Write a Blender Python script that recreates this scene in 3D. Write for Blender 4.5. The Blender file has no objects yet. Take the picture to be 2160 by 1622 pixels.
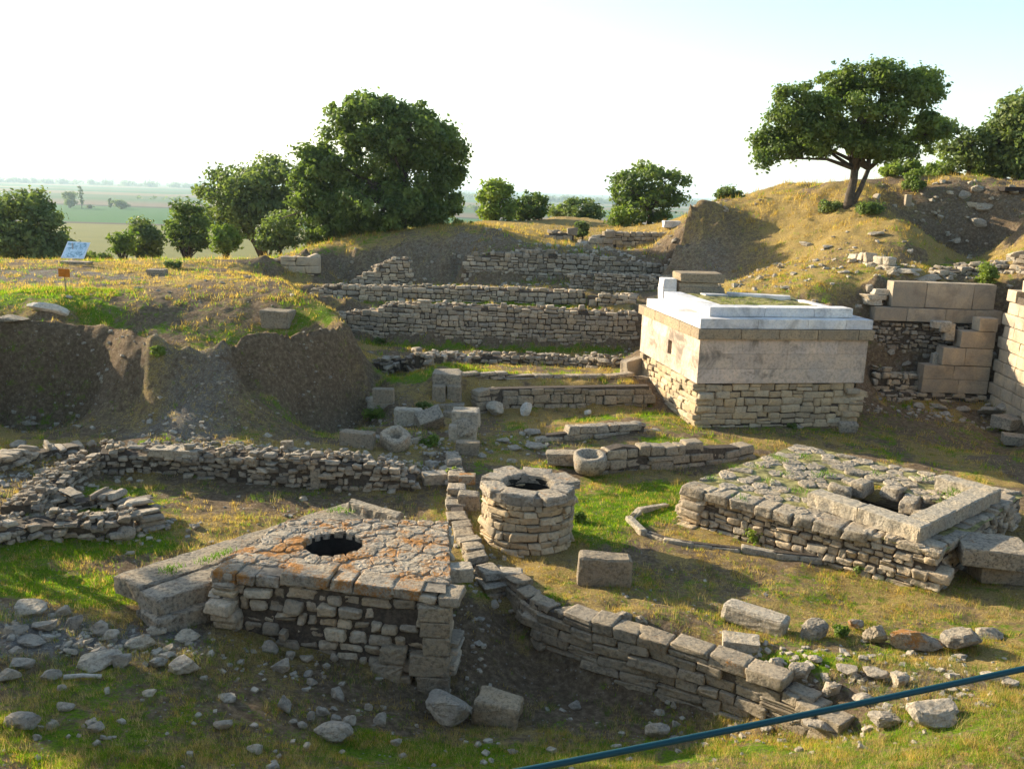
import bpy, math
import numpy as np
from mathutils import Vector, Matrix

PI = math.pi
rng = np.random.default_rng(7)
scene = bpy.context.scene
COL = scene.collection

# ------------------------------------------------------------------ camera model
F = 1870.0; CX, CY = 1080.0, 811.0
H = 7.0
PITCH = math.radians(12.3); ROLL = math.radians(2.0)
fw = np.array([0, math.cos(PITCH), -math.sin(PITCH)])
up0 = np.array([0, math.sin(PITCH), math.cos(PITCH)])
r0 = np.array([1.0, 0, 0])
RV = math.cos(ROLL) * r0 + math.sin(ROLL) * up0
UV = -math.sin(ROLL) * r0 + math.cos(ROLL) * up0
CAM = np.array([0, 0, H])

def ray(px, py):
    return F * fw + (px - CX) * RV - (py - CY) * UV

def W(px, py, Y=None, z=None):
    """photo pixel + known distance or height -> point of the place"""
    d = ray(px, py)
    t = Y / d[1] if Y is not None else (z - H) / d[2]
    return CAM + d * t

def scale_at(p):
    """metres per photo pixel at point p"""
    return float(np.dot(np.asarray(p) - CAM, fw)) / F

# ------------------------------------------------------------------ noise
def _hash(ix, iy, seed):
    h = (ix.astype(np.int64) * 374761393 + iy.astype(np.int64) * 668265263 + seed * 1442695041) & 0xFFFFFFFF
    h = ((h ^ (h >> 13)) * 1274126177) & 0xFFFFFFFF
    h = h ^ (h >> 16)
    return (h & 0xFFFF) / 65535.0

def vnoise(x, y, seed=0):
    x0 = np.floor(x); y0 = np.floor(y)
    fx = x - x0; fy = y - y0
    fx = fx * fx * (3 - 2 * fx); fy = fy * fy * (3 - 2 * fy)
    a = _hash(x0, y0, seed); b = _hash(x0 + 1, y0, seed)
    c = _hash(x0, y0 + 1, seed); d = _hash(x0 + 1, y0 + 1, seed)
    return (a * (1 - fx) + b * fx) * (1 - fy) + (c * (1 - fx) + d * fx) * fy

def fbm(x, y, seed=0, octv=4):
    s = 0; a = .5; n = 0
    for k in range(octv):
        s = s + a * vnoise(x * 2 ** k, y * 2 ** k, seed + k * 17); n += a; a *= .5
    return s / n

# ------------------------------------------------------------------ mesh building
class MB:
    def __init__(s): s.v = []; s.f = []; s.n = 0; s.c = []; s.hc = False
    def add(s, v, f, col=None):
        v = np.asarray(v, dtype=np.float64)
        s.v.append(v)
        for a in (f if isinstance(f, list) else [f]):
            s.f.append(np.asarray(a) + s.n)
        s.n += len(v)
        if col is not None:
            s.hc = True
            c = np.asarray(col, dtype=np.float32)
            s.c.append(np.broadcast_to(c, (len(v), 3)) if c.ndim == 1 else c)
    def build(s, name, mat, parent=None, smooth=False, origin=None):
        v = np.concatenate(s.v)
        if parent is not None:
            v = v - np.array(parent.matrix_world.translation if parent.parent is None else parent['_wo'])
            org = (0, 0, 0)
        else:
            if origin is None:
                origin = (float(v[:, 0].mean()), float(v[:, 1].mean()), float(v[:, 2].min()))
            v = v - np.array(origin); org = origin
        me = bpy.data.meshes.new(name)
        tot = sum(len(a) for a in s.f)
        loops = np.concatenate([a.ravel() for a in s.f]).astype(np.int32)
        cnt = np.concatenate([np.full(len(a), a.shape[1], dtype=np.int32) for a in s.f])
        st = np.concatenate([[0], np.cumsum(cnt)[:-1]]).astype(np.int32)
        me.vertices.add(len(v)); me.vertices.foreach_set('co', v.astype(np.float32).ravel())
        me.loops.add(len(loops)); me.loops.foreach_set('vertex_index', loops)
        me.polygons.add(tot); me.polygons.foreach_set('loop_start', st); me.polygons.foreach_set('loop_total', cnt)
        if s.hc:
            ca = me.color_attributes.new('tint', 'FLOAT_COLOR', 'POINT')
            c = np.concatenate(s.c); c = np.concatenate([c, np.ones((len(c), 1), np.float32)], 1)
            ca.data.foreach_set('color', c.astype(np.float32).ravel())
        me.update(calc_edges=True)
        me.polygons.foreach_set('use_smooth', np.full(tot, smooth))
        me.materials.append(mat)
        o = bpy.data.objects.new(name, me)
        COL.objects.link(o)
        o.location = org
        if parent is not None: o.parent = parent
        bpy_update(o, org, parent)
        return o

def bpy_update(o, org, parent):
    if parent is None:
        o.matrix_world = Matrix.Translation(org)

def tag(o, label, cat, group=None, kind=None):
    if label: o['label'] = label
    if cat: o['category'] = cat
    if group: o['group'] = group
    if kind: o['kind'] = kind
    return o

def empty(name, loc, label, cat, group=None):
    o = bpy.data.objects.new(name, None); COL.objects.link(o)
    o.empty_display_size = .2
    o.matrix_world = Matrix.Translation(tuple(float(a) for a in loc))
    return tag(o, label, cat, group)

# rounded boxes / stones ------------------------------------------------------
def _cube_template(ticks):
    n = len(ticks) - 1; idx = {}; vs = []; fs = []
    def vid(i, j, k):
        if (i, j, k) not in idx:
            idx[(i, j, k)] = len(vs); vs.append((ticks[i], ticks[j], ticks[k]))
        return idx[(i, j, k)]
    for a in range(n):
        for b in range(n):
            fs.append((vid(a, b, 0), vid(a, b + 1, 0), vid(a + 1, b + 1, 0), vid(a + 1, b, 0)))
            fs.append((vid(a, b, n), vid(a + 1, b, n), vid(a + 1, b + 1, n), vid(a, b + 1, n)))
            fs.append((vid(a, 0, b), vid(a + 1, 0, b), vid(a + 1, 0, b + 1), vid(a, 0, b + 1)))
            fs.append((vid(a, n, b), vid(a, n, b + 1), vid(a + 1, n, b + 1), vid(a + 1, n, b)))
            fs.append((vid(0, a, b), vid(0, a, b + 1), vid(0, a + 1, b + 1), vid(0, a + 1, b)))
            fs.append((vid(n, a, b), vid(n, a + 1, b), vid(n, a + 1, b + 1), vid(n, a, b + 1)))
    return np.array(vs, float), np.array(fs)
T3 = _cube_template([-1, -.72, .72, 1])
T4 = _cube_template([-1, -.75, 0, .75, 1])
T6 = _cube_template([-1, -.82, -.5, 0, .5, .82, 1])
T8 = _cube_template([-1, -.85, -.6, -.3, 0, .3, .6, .85, 1])

def rotm(rz=0, rx=0, ry=0):
    cz, sz = math.cos(rz), math.sin(rz); cx, sx = math.cos(rx), math.sin(rx); cy, sy = math.cos(ry), math.sin(ry)
    Rz = np.array([[cz, -sz, 0], [sz, cz, 0], [0, 0, 1]]); Rx = np.array([[1, 0, 0], [0, cx, -sx], [0, sx, cx]])
    Ry = np.array([[cy, 0, sy], [0, 1, 0], [-sy, 0, cy]])
    return Rz @ Rx @ Ry

def stone(mb, c, size, R=None, rnd=.3, jit=.05, T=T4, r=None, lump=.1, tint=None):
    r = r or rng
    v, f = T
    h = np.asarray(size, float) / 2
    p = v * h
    rad = rnd * h.min()
    inner = np.clip(p, -(h - rad), h - rad)
    d = p - inner
    L = np.linalg.norm(d, axis=1, keepdims=True)
    p = np.where(L > 1e-9, inner + d / np.maximum(L, 1e-9) * rad, p)
    q = p / h
    if lump > 0:
        a = r.normal(0, 1, (3, 3)); ph = r.uniform(0, 6.28, 3)
        w = np.sin(q @ a.T * 1.6 + ph)
        p = p * (1 + lump * (w.mean(1, keepdims=True)))
        # taper / shear
        s = r.uniform(-lump, lump, 4)
        p[:, 0] *= 1 + s[0] * q[:, 2]; p[:, 1] *= 1 + s[1] * q[:, 2]
        p[:, 2] *= 1 + s[2] * q[:, 0]; p[:, 0] += s[3] * h[0] * q[:, 2]
    if jit > 0:
        p = p + r.normal(0, jit * h.min(), p.shape)
    if R is not None: p = p @ R.T
    mb.add(p + np.asarray(c), f, tint)

def boulder(mb, c, size, R=None, r=None, rough=.16, n=8):
    """angular weathered rock: cube template pulled to a faceted ellipsoid with plane cuts"""
    r = r or rng
    v, f = T8 if n >= 8 else T4
    h = np.asarray(size, float) / 2
    p = v / np.linalg.norm(v, axis=1, keepdims=True) ** .75
    u = p / np.linalg.norm(p, axis=1, keepdims=True)
    rr = np.linalg.norm(p, axis=1)
    for k in range(12):
        nn = r.normal(0, 1, 3); nn /= np.linalg.norm(nn)
        dd = r.uniform(.5, .88)
        cos = u @ nn
        rr = np.where(cos > .05, np.minimum(rr, dd / np.maximum(cos, .05)), rr)
    a = r.normal(0, 2.2, (4, 3)); ph = r.uniform(0, 6.28, 4)
    rr = rr * (1 + rough * .35 * np.sin(u @ a.T * 2 + ph).mean(1)) + r.normal(0, rough * .12, len(rr))
    p = u * rr[:, None] * h
    if R is not None: p = p @ R.T
    mb.add(p + np.asarray(c), f)

def tube(mb, pts, rad, seg=8, col=None, cap=True):
    pts = np.asarray(pts, float); n = len(pts)
    rad = np.broadcast_to(np.asarray(rad, float), (n,))
    t = np.gradient(pts, axis=0); t /= np.linalg.norm(t, axis=1, keepdims=True) + 1e-9
    ref = np.array([0, 0, 1.]) if abs(t[0][2]) < .9 else np.array([1., 0, 0])
    a = np.cross(t, ref); a /= np.linalg.norm(a, axis=1, keepdims=True) + 1e-9
    b = np.cross(t, a)
    th = np.arange(seg) / seg * 2 * PI
    v = (pts[:, None] + (a[:, None] * np.cos(th)[None, :, None] + b[:, None] * np.sin(th)[None, :, None]) * rad[:, None, None]).reshape(-1, 3)
    i = np.arange(n - 1)[:, None] * seg; j = np.arange(seg)[None]; j2 = (j + 1) % seg
    f = np.stack([i + j, i + j2, i + seg + j2, i + seg + j], -1).reshape(-1, 4)
    fs = [f]
    if cap: fs += [np.arange(seg)[::-1][None], (np.arange(seg) + (n - 1) * seg)[None]]
    mb.add(v, fs, col)

def prism(mb, poly, z0, z1, col=None):
    """vertical prism over an xy polygon; z0/z1 numbers or lists"""
    n = len(poly); P = np.asarray(poly, float)[:, :2]
    z0 = np.broadcast_to(np.asarray(z0, float), (n,)); z1 = np.broadcast_to(np.asarray(z1, float), (n,))
    v = np.concatenate([np.c_[P, z0], np.c_[P, z1]])
    f = np.array([[i, (i + 1) % n, n + (i + 1) % n, n + i] for i in range(n)])
    mb.add(v, [f, np.arange(n)[::-1][None], (np.arange(n) + n)[None]], col)

# ------------------------------------------------------------------ node helpers
class NT:
    def __init__(s, name):
        s.m = bpy.data.materials.new(name); s.m.use_nodes = True
        s.t = s.m.node_tree; s.t.nodes.clear()
        s.out = s.t.nodes.new('ShaderNodeOutputMaterial')
    def n(s, typ, **kw):
        nd = s.t.nodes.new(typ)
        for k, v in kw.items():
            if k == 'inp':
                for a, b in v.items():
                    if isinstance(b, bpy.types.NodeSocket): s.t.links.new(b, nd.inputs[a])
                    else: nd.inputs[a].default_value = b
            else: setattr(nd, k, v)
        return nd
    def noise(s, vec, scale, detail=4, rough=.6, dist=0):
        return s.n('ShaderNodeTexNoise', inp={'Vector': vec, 'Scale': scale, 'Detail': detail, 'Roughness': rough, 'Distortion': dist}).outputs['Fac']
    def ramp(s, fac, stops, interp='LINEAR'):
        nd = s.n('ShaderNodeValToRGB'); nd.color_ramp.interpolation = interp
        el = nd.color_ramp.elements
        while len(el) < len(stops): el.new(.5)
        for e, (p, c) in zip(el, stops):
            e.position = p; e.color = (*c, 1) if not isinstance(c, (int, float)) else (c, c, c, 1)
        s.t.links.new(fac, nd.inputs['Fac']); return nd.outputs['Color']
    def mix(s, fac, a, b, blend='MIX'):
        nd = s.n('ShaderNodeMix', data_type='RGBA', blend_type=blend)
        for sock, val in ((nd.inputs[0], fac), (nd.inputs[6], a), (nd.inputs[7], b)):
            if isinstance(val, bpy.types.NodeSocket): s.t.links.new(val, sock)
            elif isinstance(val, (tuple, list)): sock.default_value = (*val, 1)
            else: sock.default_value = val
        return nd.outputs[2]
    def math(s, op, a, b=0.0, clamp=False):
        nd = s.n('ShaderNodeMath', operation=op, use_clamp=clamp)
        for i, val in enumerate((a, b)):
            if isinstance(val, bpy.types.NodeSocket): s.t.links.new(val, nd.inputs[i])
            else: nd.inputs[i].default_value = val
        return nd.outputs[0]
    def sstep(s, v, a, b):
        nd = s.n('ShaderNodeMapRange', interpolation_type='SMOOTHSTEP', inp={0: v, 1: a, 2: b, 3: 0.0, 4: 1.0}); return nd.outputs[0]
    def pos(s):
        return s.n('ShaderNodeNewGeometry').outputs['Position']
    def finish(s, color, rough=.9, bump=None, bump_str=.5, bump_dist=.02, spec=.2):
        p = s.n('ShaderNodeBsdfPrincipled', inp={'Base Color': color, 'Roughness': rough, 'Specular IOR Level': spec})
        if bump is not None:
            b = s.n('ShaderNodeBump', inp={'Height': bump, 'Strength': bump_str, 'Distance': bump_dist})
            s.t.links.new(b.outputs[0], p.inputs['Normal'])
        s.t.links.new(p.outputs[0], s.out.inputs['Surface'])
        return s.m

WARM = (.97, .90, .80)
def rock_mat(name, cols, lichen=0.0, dark=.35, bump=1.0, sc=1.0, pale=.0, moss=0.0, soft=False):
    N = NT(name); pos = N.pos()
    isl = N.n('ShaderNodeNewGeometry').outputs['Random Per Island']
    base = N.ramp(isl, [(i / max(1, len(cols) - 1), c) for i, c in enumerate(cols)])
    big = N.noise(pos, 1.7 * sc, 5, .65)
    base = N.mix(N.sstep(big, .35, .7), base, N.mix(1.0, base, (1.35, 1.25, 1.1), 'MULTIPLY'))
    fine = N.noise(pos, 16 * sc, 8, .72)
    base = N.mix(N.math('MULTIPLY', N.sstep(fine, .56, .36), dark * (.35 if soft else 1)), base, (.055, .05, .042))
    sp = N.noise(pos, 45 * sc, 4, .7)
    base = N.mix(N.math('MULTIPLY', N.sstep(sp, .55, .7), (.12 if soft else .35) + pale), base, (.5, .48, .42))
    blot = N.noise(pos, 5.5 * sc, 6, .7, .6)
    if soft:
        st_ = N.noise(pos, .9, 7, .68, .8)
        base = N.mix(N.math('MULTIPLY', N.sstep(st_, .46, .66), dark), base, (.17, .15, .13))
    else: base = N.mix(N.math('MULTIPLY', N.sstep(blot, .55, .68), dark * .9), base, (.10, .092, .075))
    if pale: base = N.mix(N.math('MULTIPLY', N.sstep(N.noise(pos, 7 * sc, 6, .7, .4), .55, .62), pale), base, (.55, .53, .47))
    if lichen > 0:
        l1 = N.noise(pos, 2.6, 3, .6, .3); l2 = N.noise(pos, 30, 8, .85)
        lm = N.sstep(N.math('ADD', l1, N.math('MULTIPLY', l2, 1.1)), 1.27 - lichen * .28, 1.40 - lichen * .28)
        base = N.mix(N.math('MULTIPLY', lm, .85), base, N.mix(l2, (.30, .11, .012), (.50, .24, .05)))
    if moss > 0:
        mm = N.sstep(N.noise(pos, 3.1, 5, .7), .62 - moss * .2, .72 - moss * .2)
        base = N.mix(N.math('MULTIPLY', mm, .6), base, (.10, .12, .03))
    base = N.mix(1.0, base, WARM, 'MULTIPLY')
    hgt = N.math('ADD', N.math('MULTIPLY', fine, 1.0), N.math('MULTIPLY', blot, 1.2))
    return N.finish(base, .92, hgt, .9 * bump, .035 / sc, .15)
# ------------------------------------------------------------------ terrain
AN = []
def A(px, py, z=None, Y=None): AN.append(W(px, py, Y, z))
def line(pts, step=1.0, off=(0, 0, 0)):
    """pts of (px,py,z): break line, sampled about every step metres"""
    P = [W(a, b, z=c) + np.array(off) for a, b, c in pts]
    for p, q in zip(P[:-1], P[1:]):
        n = max(1, int(np.linalg.norm(q - p) / step))
        for k in range(n): AN.append(p + (q - p) * k / n)
    AN.append(P[-1])
def wline(P, step=1.0):
    P = [np.array(p, float) for p in P]
    for p, q in zip(P[:-1], P[1:]):
        n = max(1, int(np.linalg.norm(q - p) / step))
        for k in range(n): AN.append(p + (q - p) * k / n)
    AN.append(P[-1])

# court floor
for a in [(1250,1010,0),(1400,1030,0),(1300,1100,0),(1230,1170,0),(1100,1180,.02),(1350,1180,0),(1400,1250,0),(1600,1240,0),
          (1800,1280,0),(2000,1290,0),(2140,1290,.05),(2150,1150,.05),(2150,1060,.1),(1900,960,.05),(2130,960,.15),(1700,915,.05),
          (1450,925,.08),(1550,1320,.05),(1800,1370,.1),(2100,1400,.3),(2160,1480,.6),(1900,1490,.35),(1300,1290,.08),(1180,1260,.1),
          (1100,1210,.1),(1050,1150,.1),(1230,990,0),(1050,960,.0),(1100,920,.02),(1300,870,.05),(1150,880,0),(1400,880,.15),
          (1250,905,.1),(1900,880,.05),(2050,890,.05),(1850,860,.05),
          (1650,1430,.12),(1480,1350,.12),(1760,1440,.2)]: A(*a[:2], z=a[2])
# near bank
for a in [(1400,1575,-.5),(1200,1580,-.5),(1000,1570,-.5),(1600,1575,-.3),(1800,1560,.1),(1950,1560,.4),(2100,1590,.7),(2160,1550,.8),
          (1700,1600,.0)]: A(*a[:2], z=a[2])
for x in (-14, -9, -5, -1, 3, 7, 12):
    AN.append(np.array([x, 8.2, .55])); AN.append(np.array([x, 6, 1.8])); AN.append(np.array([x, 4, 3.0]))
    AN.append(np.array([x, 2, 4.3])); AN.append(np.array([x, 0, 5.3])); AN.append(np.array([x, -10, 5.8]))
# ditch
for a in [(1000,1490,-.8),(1100,1480,-.8),(1200,1500,-.78),(1300,1500,-.74),(1400,1520,-.7),(1075,1420,-.72),(1060,1340,-.45),(1000,1250,.05),(1005,1310,-.12),(1015,1380,-.4),(1000,1445,-.62),
          (970,1190,.0),(958,1120,.05),(955,1060,.08),(1500,1540,-.62)]: A(*a[:2], z=a[2])
CW_FOOT = [(1062,1262,-.2),(1090,1325,-.5),(1130,1372,-.6),(1250,1425,-.65),(1400,1475,-.7),(1560,1525,-.65),(1650,1545,-.5),(1740,1560,-.25),(1830,1560,.0)]
CW_TOP = [(1062,1232,.15),(1085,1262,.15),(1120,1292,.18),(1250,1330,.2),(1400,1360,.2),(1545,1395,.22),(1640,1425,.22),(1730,1475,.2),(1830,1520,.2)]
line(CW_FOOT, .5)
line([(a, b - 6, c - .05) for a, b, c in CW_TOP], .5, (.12, .38, 0))
# ground round the well block
for a in [(930,1490,-.78),(800,1450,-.5),(700,1425,-.35),(600,1395,-.2),(500,1350,0),(440,1325,.05),(300,1310,.15),(100,1280,.3),
          (0,1280,.4),(200,1400,.2),(400,1420,.1),(600,1480,-.2),(800,1530,-.45),(0,1450,.4),(200,1500,.3),(0,1600,.6),(300,1600,.25),
          (600,1600,-.05),(900,1600,-.4),(-200,1400,.6),(-200,1200,.5),(-300,1000,.6),(240,1240,.15)]: A(*a[:2], z=a[2])
# left court
for a in [(100,1230,.25),(300,1200,.15),(200,1150,.2),(400,1100,.1),(350,1030,.1),(450,1180,.1),(600,1060,.0),(750,1050,0),(850,1060,0),
          (910,1100,0),(250,1010,.1),(500,1025,0),(700,1035,0),(900,1035,0),(600,1200,0),(800,1200,-.1),(150,1080,.25),(0,1180,.35)]: A(*a[:2], z=a[2])
line([(180,950,.45),(300,935,.5),(500,940,.52),(650,925,.5),(760,960,.35),(860,985,.3)], .8)
for a in [(50,1010,.5),(0,1060,.5),(60,1090,.5),(0,930,.4),(100,930,.38),(150,1000,.4),(900,985,.15),(930,940,.2),(880,910,.35)]: A(*a[:2], z=a[2])
# pits, spur and plateau rim
line([(-260,880,.3),(0,868,.15),(100,872,.12),(190,880,.2)], .8)
for a in [(300,905,.55),(500,905,.62),(350,860,1.0),(470,860,1.1),(0,900,.2),(120,905,.25)]: A(*a[:2], z=a[2])
line([(-260,700,2.7),(-60,684,2.7),(60,684,2.7),(150,682,2.7),(230,688,2.7),(285,700,2.7),(318,718,2.66)], .27)
line([(-260,708,2.45),(0,700,2.4),(150,700,2.4),(240,710,2.35),(290,730,2.2)], .27)
line([(-260,790,1.2),(0,780,1.12),(100,780,1.1),(200,780,1.1)], .8)
line([(312,760,1.9),(297,830,1.2),(235,880,.6),(170,915,.42)], .5)
line([(390,722,2.65),(390,760,2.1),(395,800,1.7),(400,860,1.1),(400,925,.5)], .5)
line([(455,745,2.3),(480,775,1.85),(530,830,1.2),(600,890,.6),(645,920,.35)], .5)
line([(470,724,2.66),(520,708,2.7),(560,704,2.7),(640,696,2.7),(705,688,2.7),(722,682,2.7)], .25)
line([(480,740,2.3),(560,728,2.35),(640,722,2.3),(712,715,2.25)], .25)
line([(560,805,1.1),(620,800,1.0),(700,795,1.0),(745,785,1.15)], .6)
line([(640,890,.1),(700,885,.0),(760,855,.1),(800,825,.2)], .8)
RIM = [(722,682,2.7),(700,655,2.78),(645,628,2.9),(608,598,3.0)]
line(RIM, .4)
line(RIM[:3], .5, (1.5, .5, -2.1)); line(RIM[:3], .4, (.5, .1, -.7))
for a in [(770,900,.2),(830,850,.4),(700,940,.4)]: A(*a[:2], z=a[2])
# plateau
for a in [(-300,640,2.8),(0,640,2.8),(100,650,2.8),(300,645,2.82),(500,650,2.8),(620,660,2.75),(100,600,2.9),(300,585,3.05),(340,600,3.15),(340,630,2.95),
          (500,575,3.0),(0,572,3.1),(-300,570,3.1),(150,556,3.15),(400,548,3.2),(560,537,3.4),(650,523,3.72),(560,600,2.95),(420,640,2.85)]: A(*a[:2], z=a[2])
for x, y, z in [(-30,46,2.6),(-20,48,2.4),(-14,51,2.6),(-30,56,-.5),(-20,60,-1.0),(-12,62,.5),(-40,70,-5),(-20,75,-4),(-8,78,-2),(-50,50,1),(-60,90,-10),(-25,95,-9),
                (-45,35,3),(-45,20,3),(-60,60,-4),(10,100,-3),(0,90,0),(40,80,5),(40,110,0),(70,60,8),(60,40,9),(45,20,6),(30,8,5),(-30,8,3),(-5,120,-10),(60,120,-5),(90,90,0)]:
    AN.append(np.array([x, y, z], float))
# behind the podium's left: strips and terraces
for a in [(588,588,44.9),(640,600,44.8),(676,608,44.7),(600,548,46.6),(668,541,46.4),(560,556,46.6)]: A(a[0], a[1], Y=a[2])
for a in [(760,725,.5),(830,740,.45),(820,800,.35),(1000,738,.45),(1150,742,.42),(1300,745,.42),(900,760,.35)]: A(*a[:2], z=a[2])
line([(800,812,.3),(850,800,.5),(905,772,.95),(960,768,.95)], .8)
line([(935,800,.9),(1000,790,.78),(1150,790,.7),(1330,795,.7)], 1.0)
line([(1015,818,.68),(1150,815,.68),(1330,820,.66)], 1.0, (0, .75, 0))
line([(930,870,.05),(1010,862,.02),(1150,858,.02),(1360,856,.05)], 1.0)
line([(850,770,.3),(1000,765,.32),(1200,768,.35),(1330,765,.4)], 1.0)
# long terrace walls: ground in front at their foot, ground behind near their top
ROWS1 = [(700,712,664,39.3),(735,716,660,39.3),(795,720,656,39),(815,722,640,39),(870,724,640,38.8),(1000,729,645,38.6),(1150,733,650,38.6),(1340,733,662,38.8)]
ROWS2 = [(655,640,606,41.6),(700,640,603,41.4),(820,641,604,41.2),(1000,642,606,41),(1236,648,616,41)]
ROWS3 = [(980,598,540,46.3),(1100,596,530,46.2),(1250,592,540,46.2),(1420,600,566,46.2)]
for rows, dz in ((ROWS1, -.06), (ROWS2, -.25), (ROWS3, -.1)):
    f = [W(a, b, Y=Y) for a, b, c, Y in rows]; g_ = [W(a, c, Y=Y) for a, b, c, Y in rows]
    wline([q - (0, .15, 0) for q in f], 1.0); wline([q - (0, 1.2, 0) for q in f], 1.5)
    wline([q + (0, .75, dz) for q in g_], 1.0)
for a in [(1420,738,38.5),(1440,690,40),(1250,655,40),(1400,655,40),(1420,610,43)]: A(a[0], a[1], Y=a[2])
# tree mound cliff
for x, y, z in [(-7.0,38.6,.5),(-7.4,38.0,.5),(-7.3,37,.45),(-7.2,36,.45),(-9.3,38.3,2.4),(-9.0,39.6,2.1),(-9.2,40.5,2.05),(-7.5,40.4,2.0),(-8.6,41.0,2.0),(-10.4,40.6,2.5),(-9.9,43,2.3),(-9,44.5,2.2),(-10.6,45,2.3)]:
    AN.append(np.array([x, y, z]))
wline([W(672,592,Y=47.5), W(760,592,Y=47.7), W(860,596,Y=47.6), W(975,590,Y=47.2)], .8)
for a in [(676,532,48.3),(700,522,49),(760,512,49.3),(860,500,49.3),(960,488,49.5),(1050,482,49.5),(1062,492,49)]: A(a[0], a[1], Y=a[2])
for a in [(676,548,47.9),(760,535,48.3),(860,520,48.4),(960,505,48.5),(1050,500,48.6)]: A(a[0], a[1], Y=a[2])
for a in [(1110,525,50),(845,488,53),(700,505,54),(1000,470,56),(1100,485,58),(1160,500,56),(1230,520,53)]: A(a[0], a[1], Y=a[2])
for a in [(1290,540,53),(1400,540,52),(1100,468,68),(1250,462,70),(1380,478,64),(1180,455,72),(1400,470,60),(1010,466,66)]: A(a[0], a[1], Y=a[2])
for a in [(900,500,70),(750,500,66)]: A(a[0], a[1], Y=a[2])
# right hill
for a in [(1550,626,34),(1480,605,38),(1430,602,42),(1400,560,47),(1440,560,43.3),(1430,520,44.5),(1452,450,45.6),(1466,432,46.2),(1475,432,48.5),(1510,434,47.2),(1500,436,50),(1550,440,46.3),(1600,452,46),
          (1540,520,43.5),(1600,500,44),(1560,590,39.5),(1620,560,41),(1650,535,41.5),(1620,610,35),
          (1700,470,43.5),(1700,560,37),(1700,612,33.3),(1800,560,35.8),(1800,480,41),(1790,432,43),(1760,640,31.5),
          (1850,540,36.3),(1850,580,33.8),(1900,582,34),(1650,640,33),(1850,440,42.5),
          (1735,398,46.2),(1728,425,45),(1820,385,46.5),(1900,383,46.8),(2000,382,46.2),(2080,388,45.3),(2140,402,44),
          (1880,410,45),(2000,400,44.8),(2090,408,44.0),(1890,445,43),(1985,480,43.2),(2080,470,43),(2130,470,42.5),(1950,540,42.2),(2050,545,42.2),(2110,525,42),(1915,470,41.8),
          (1955,560,37),(2050,562,37.5),(2110,545,38),(1905,470,40),(1940,478,39.2),(1925,520,37.5),(1900,560,36),
          (1990,585,34.5),(2080,590,34.5),(2150,500,37),(2160,470,38),(2300,430,38),(2300,520,34),(2200,560,33)]:
    A(a[0], a[1], Y=a[2])
for a in [(1600,424,52),(1655,410,52),(1550,428,54),(1480,440,56),(1720,404,52)]: A(a[0], a[1], Y=a[2])
wline([(16, 56, 8.0), (24, 54, 8.2), (34, 50, 8.6)], 2)
wline([(12, 66, 4.5), (24, 66, 7), (36, 62, 8)], 3)
# terrace wall (upper level behind, court level in front)
TW0 = W(1842, 700, Y=33.2); TW1 = W(2112, 700, Y=33.0)
for k in range(6):
    p = TW0 + (TW1 - TW0) * k / 5
    AN.append(np.array([p[0], p[1] + .9, 4.2])); AN.append(np.array([p[0], 32.2, .1]))
    AN.append(np.array([p[0], 31.3, .1]))
LW0 = W(2108, 842, Y=31.4); LW1 = W(2240, 900, Y=26.5)          # long lit wall on the right, running towards us
for k in range(4):
    p = LW0 + (LW1 - LW0) * k / 3
    AN.append(np.array([p[0] + .8, p[1], 4.2])); AN.append(np.array([p[0] - .1, p[1], .05]))
    AN.append(np.array([p[0] + 4, p[1], 4.4]))
AN.append(np.array([20.5, 24, 3.0])); AN.append(np.array([17.0, 24, .6])); AN.append(np.array([14.5, 24, .1])); AN.append(np.array([16, 20, .5])); AN.append(np.array([14, 14, 1.0])); AN.append(np.array([22, 16, 3]))
# podium surroundings
PD0 = W(1461, 904, z=0.0); PD1 = W(1812, 899, z=0.0)
e1 = (PD1 - PD0)[:2]; PDW = float(np.linalg.norm(e1)); e1 /= PDW; e2 = np.array([-e1[1], e1[0]])
PDD = 5.6
def PD(a, b, z=0.0):
    q = PD0[:2] + e1 * a + e2 * b; return np.array([q[0], q[1], z])
for a, b, z in [(.3,.3,0),(PDW-.3,.3,0),(PDW+.15,1.5,.1),(PDW-.5,2.5,.5),(.5,3.0,.2),(.2,5.2,.4),(3,4,.5),(PDW+.4,3,.8),(PDW+.2,5.2,2.9),(PDW*.5,PDD+.6,3.1),(.8,PDD+.7,1.6),(-.6,3,.1),(-.8,5.0,.4),(-1.3,PDD+.3,.45)]:
    AN.append(PD(a, b, z))

AN = np.array(AN)
# merge anchors closer than 8 cm in plan
keep = []
for i, p in enumerate(AN):
    if all((p[0] - AN[j][0]) ** 2 + (p[1] - AN[j][1]) ** 2 > .0064 for j in keep): keep.append(i)
AN = AN[keep]
def _phi(d): return np.sqrt(d * d + .01)
nA = len(AN)
_d = np.hypot(AN[:, None, 0] - AN[None, :, 0], AN[:, None, 1] - AN[None, :, 1])
_M = np.zeros((nA + 3, nA + 3)); _M[:nA, :nA] = -_phi(_d) + np.eye(nA) * -.02 * -1
_M[:nA, nA] = 1; _M[:nA, nA + 1:] = AN[:, :2] / 10; _M[nA, :nA] = 1; _M[nA + 1:, :nA] = AN[:, :2].T / 10
_w = np.linalg.solve(_M, np.concatenate([AN[:, 2], np.zeros(3)]))

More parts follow.
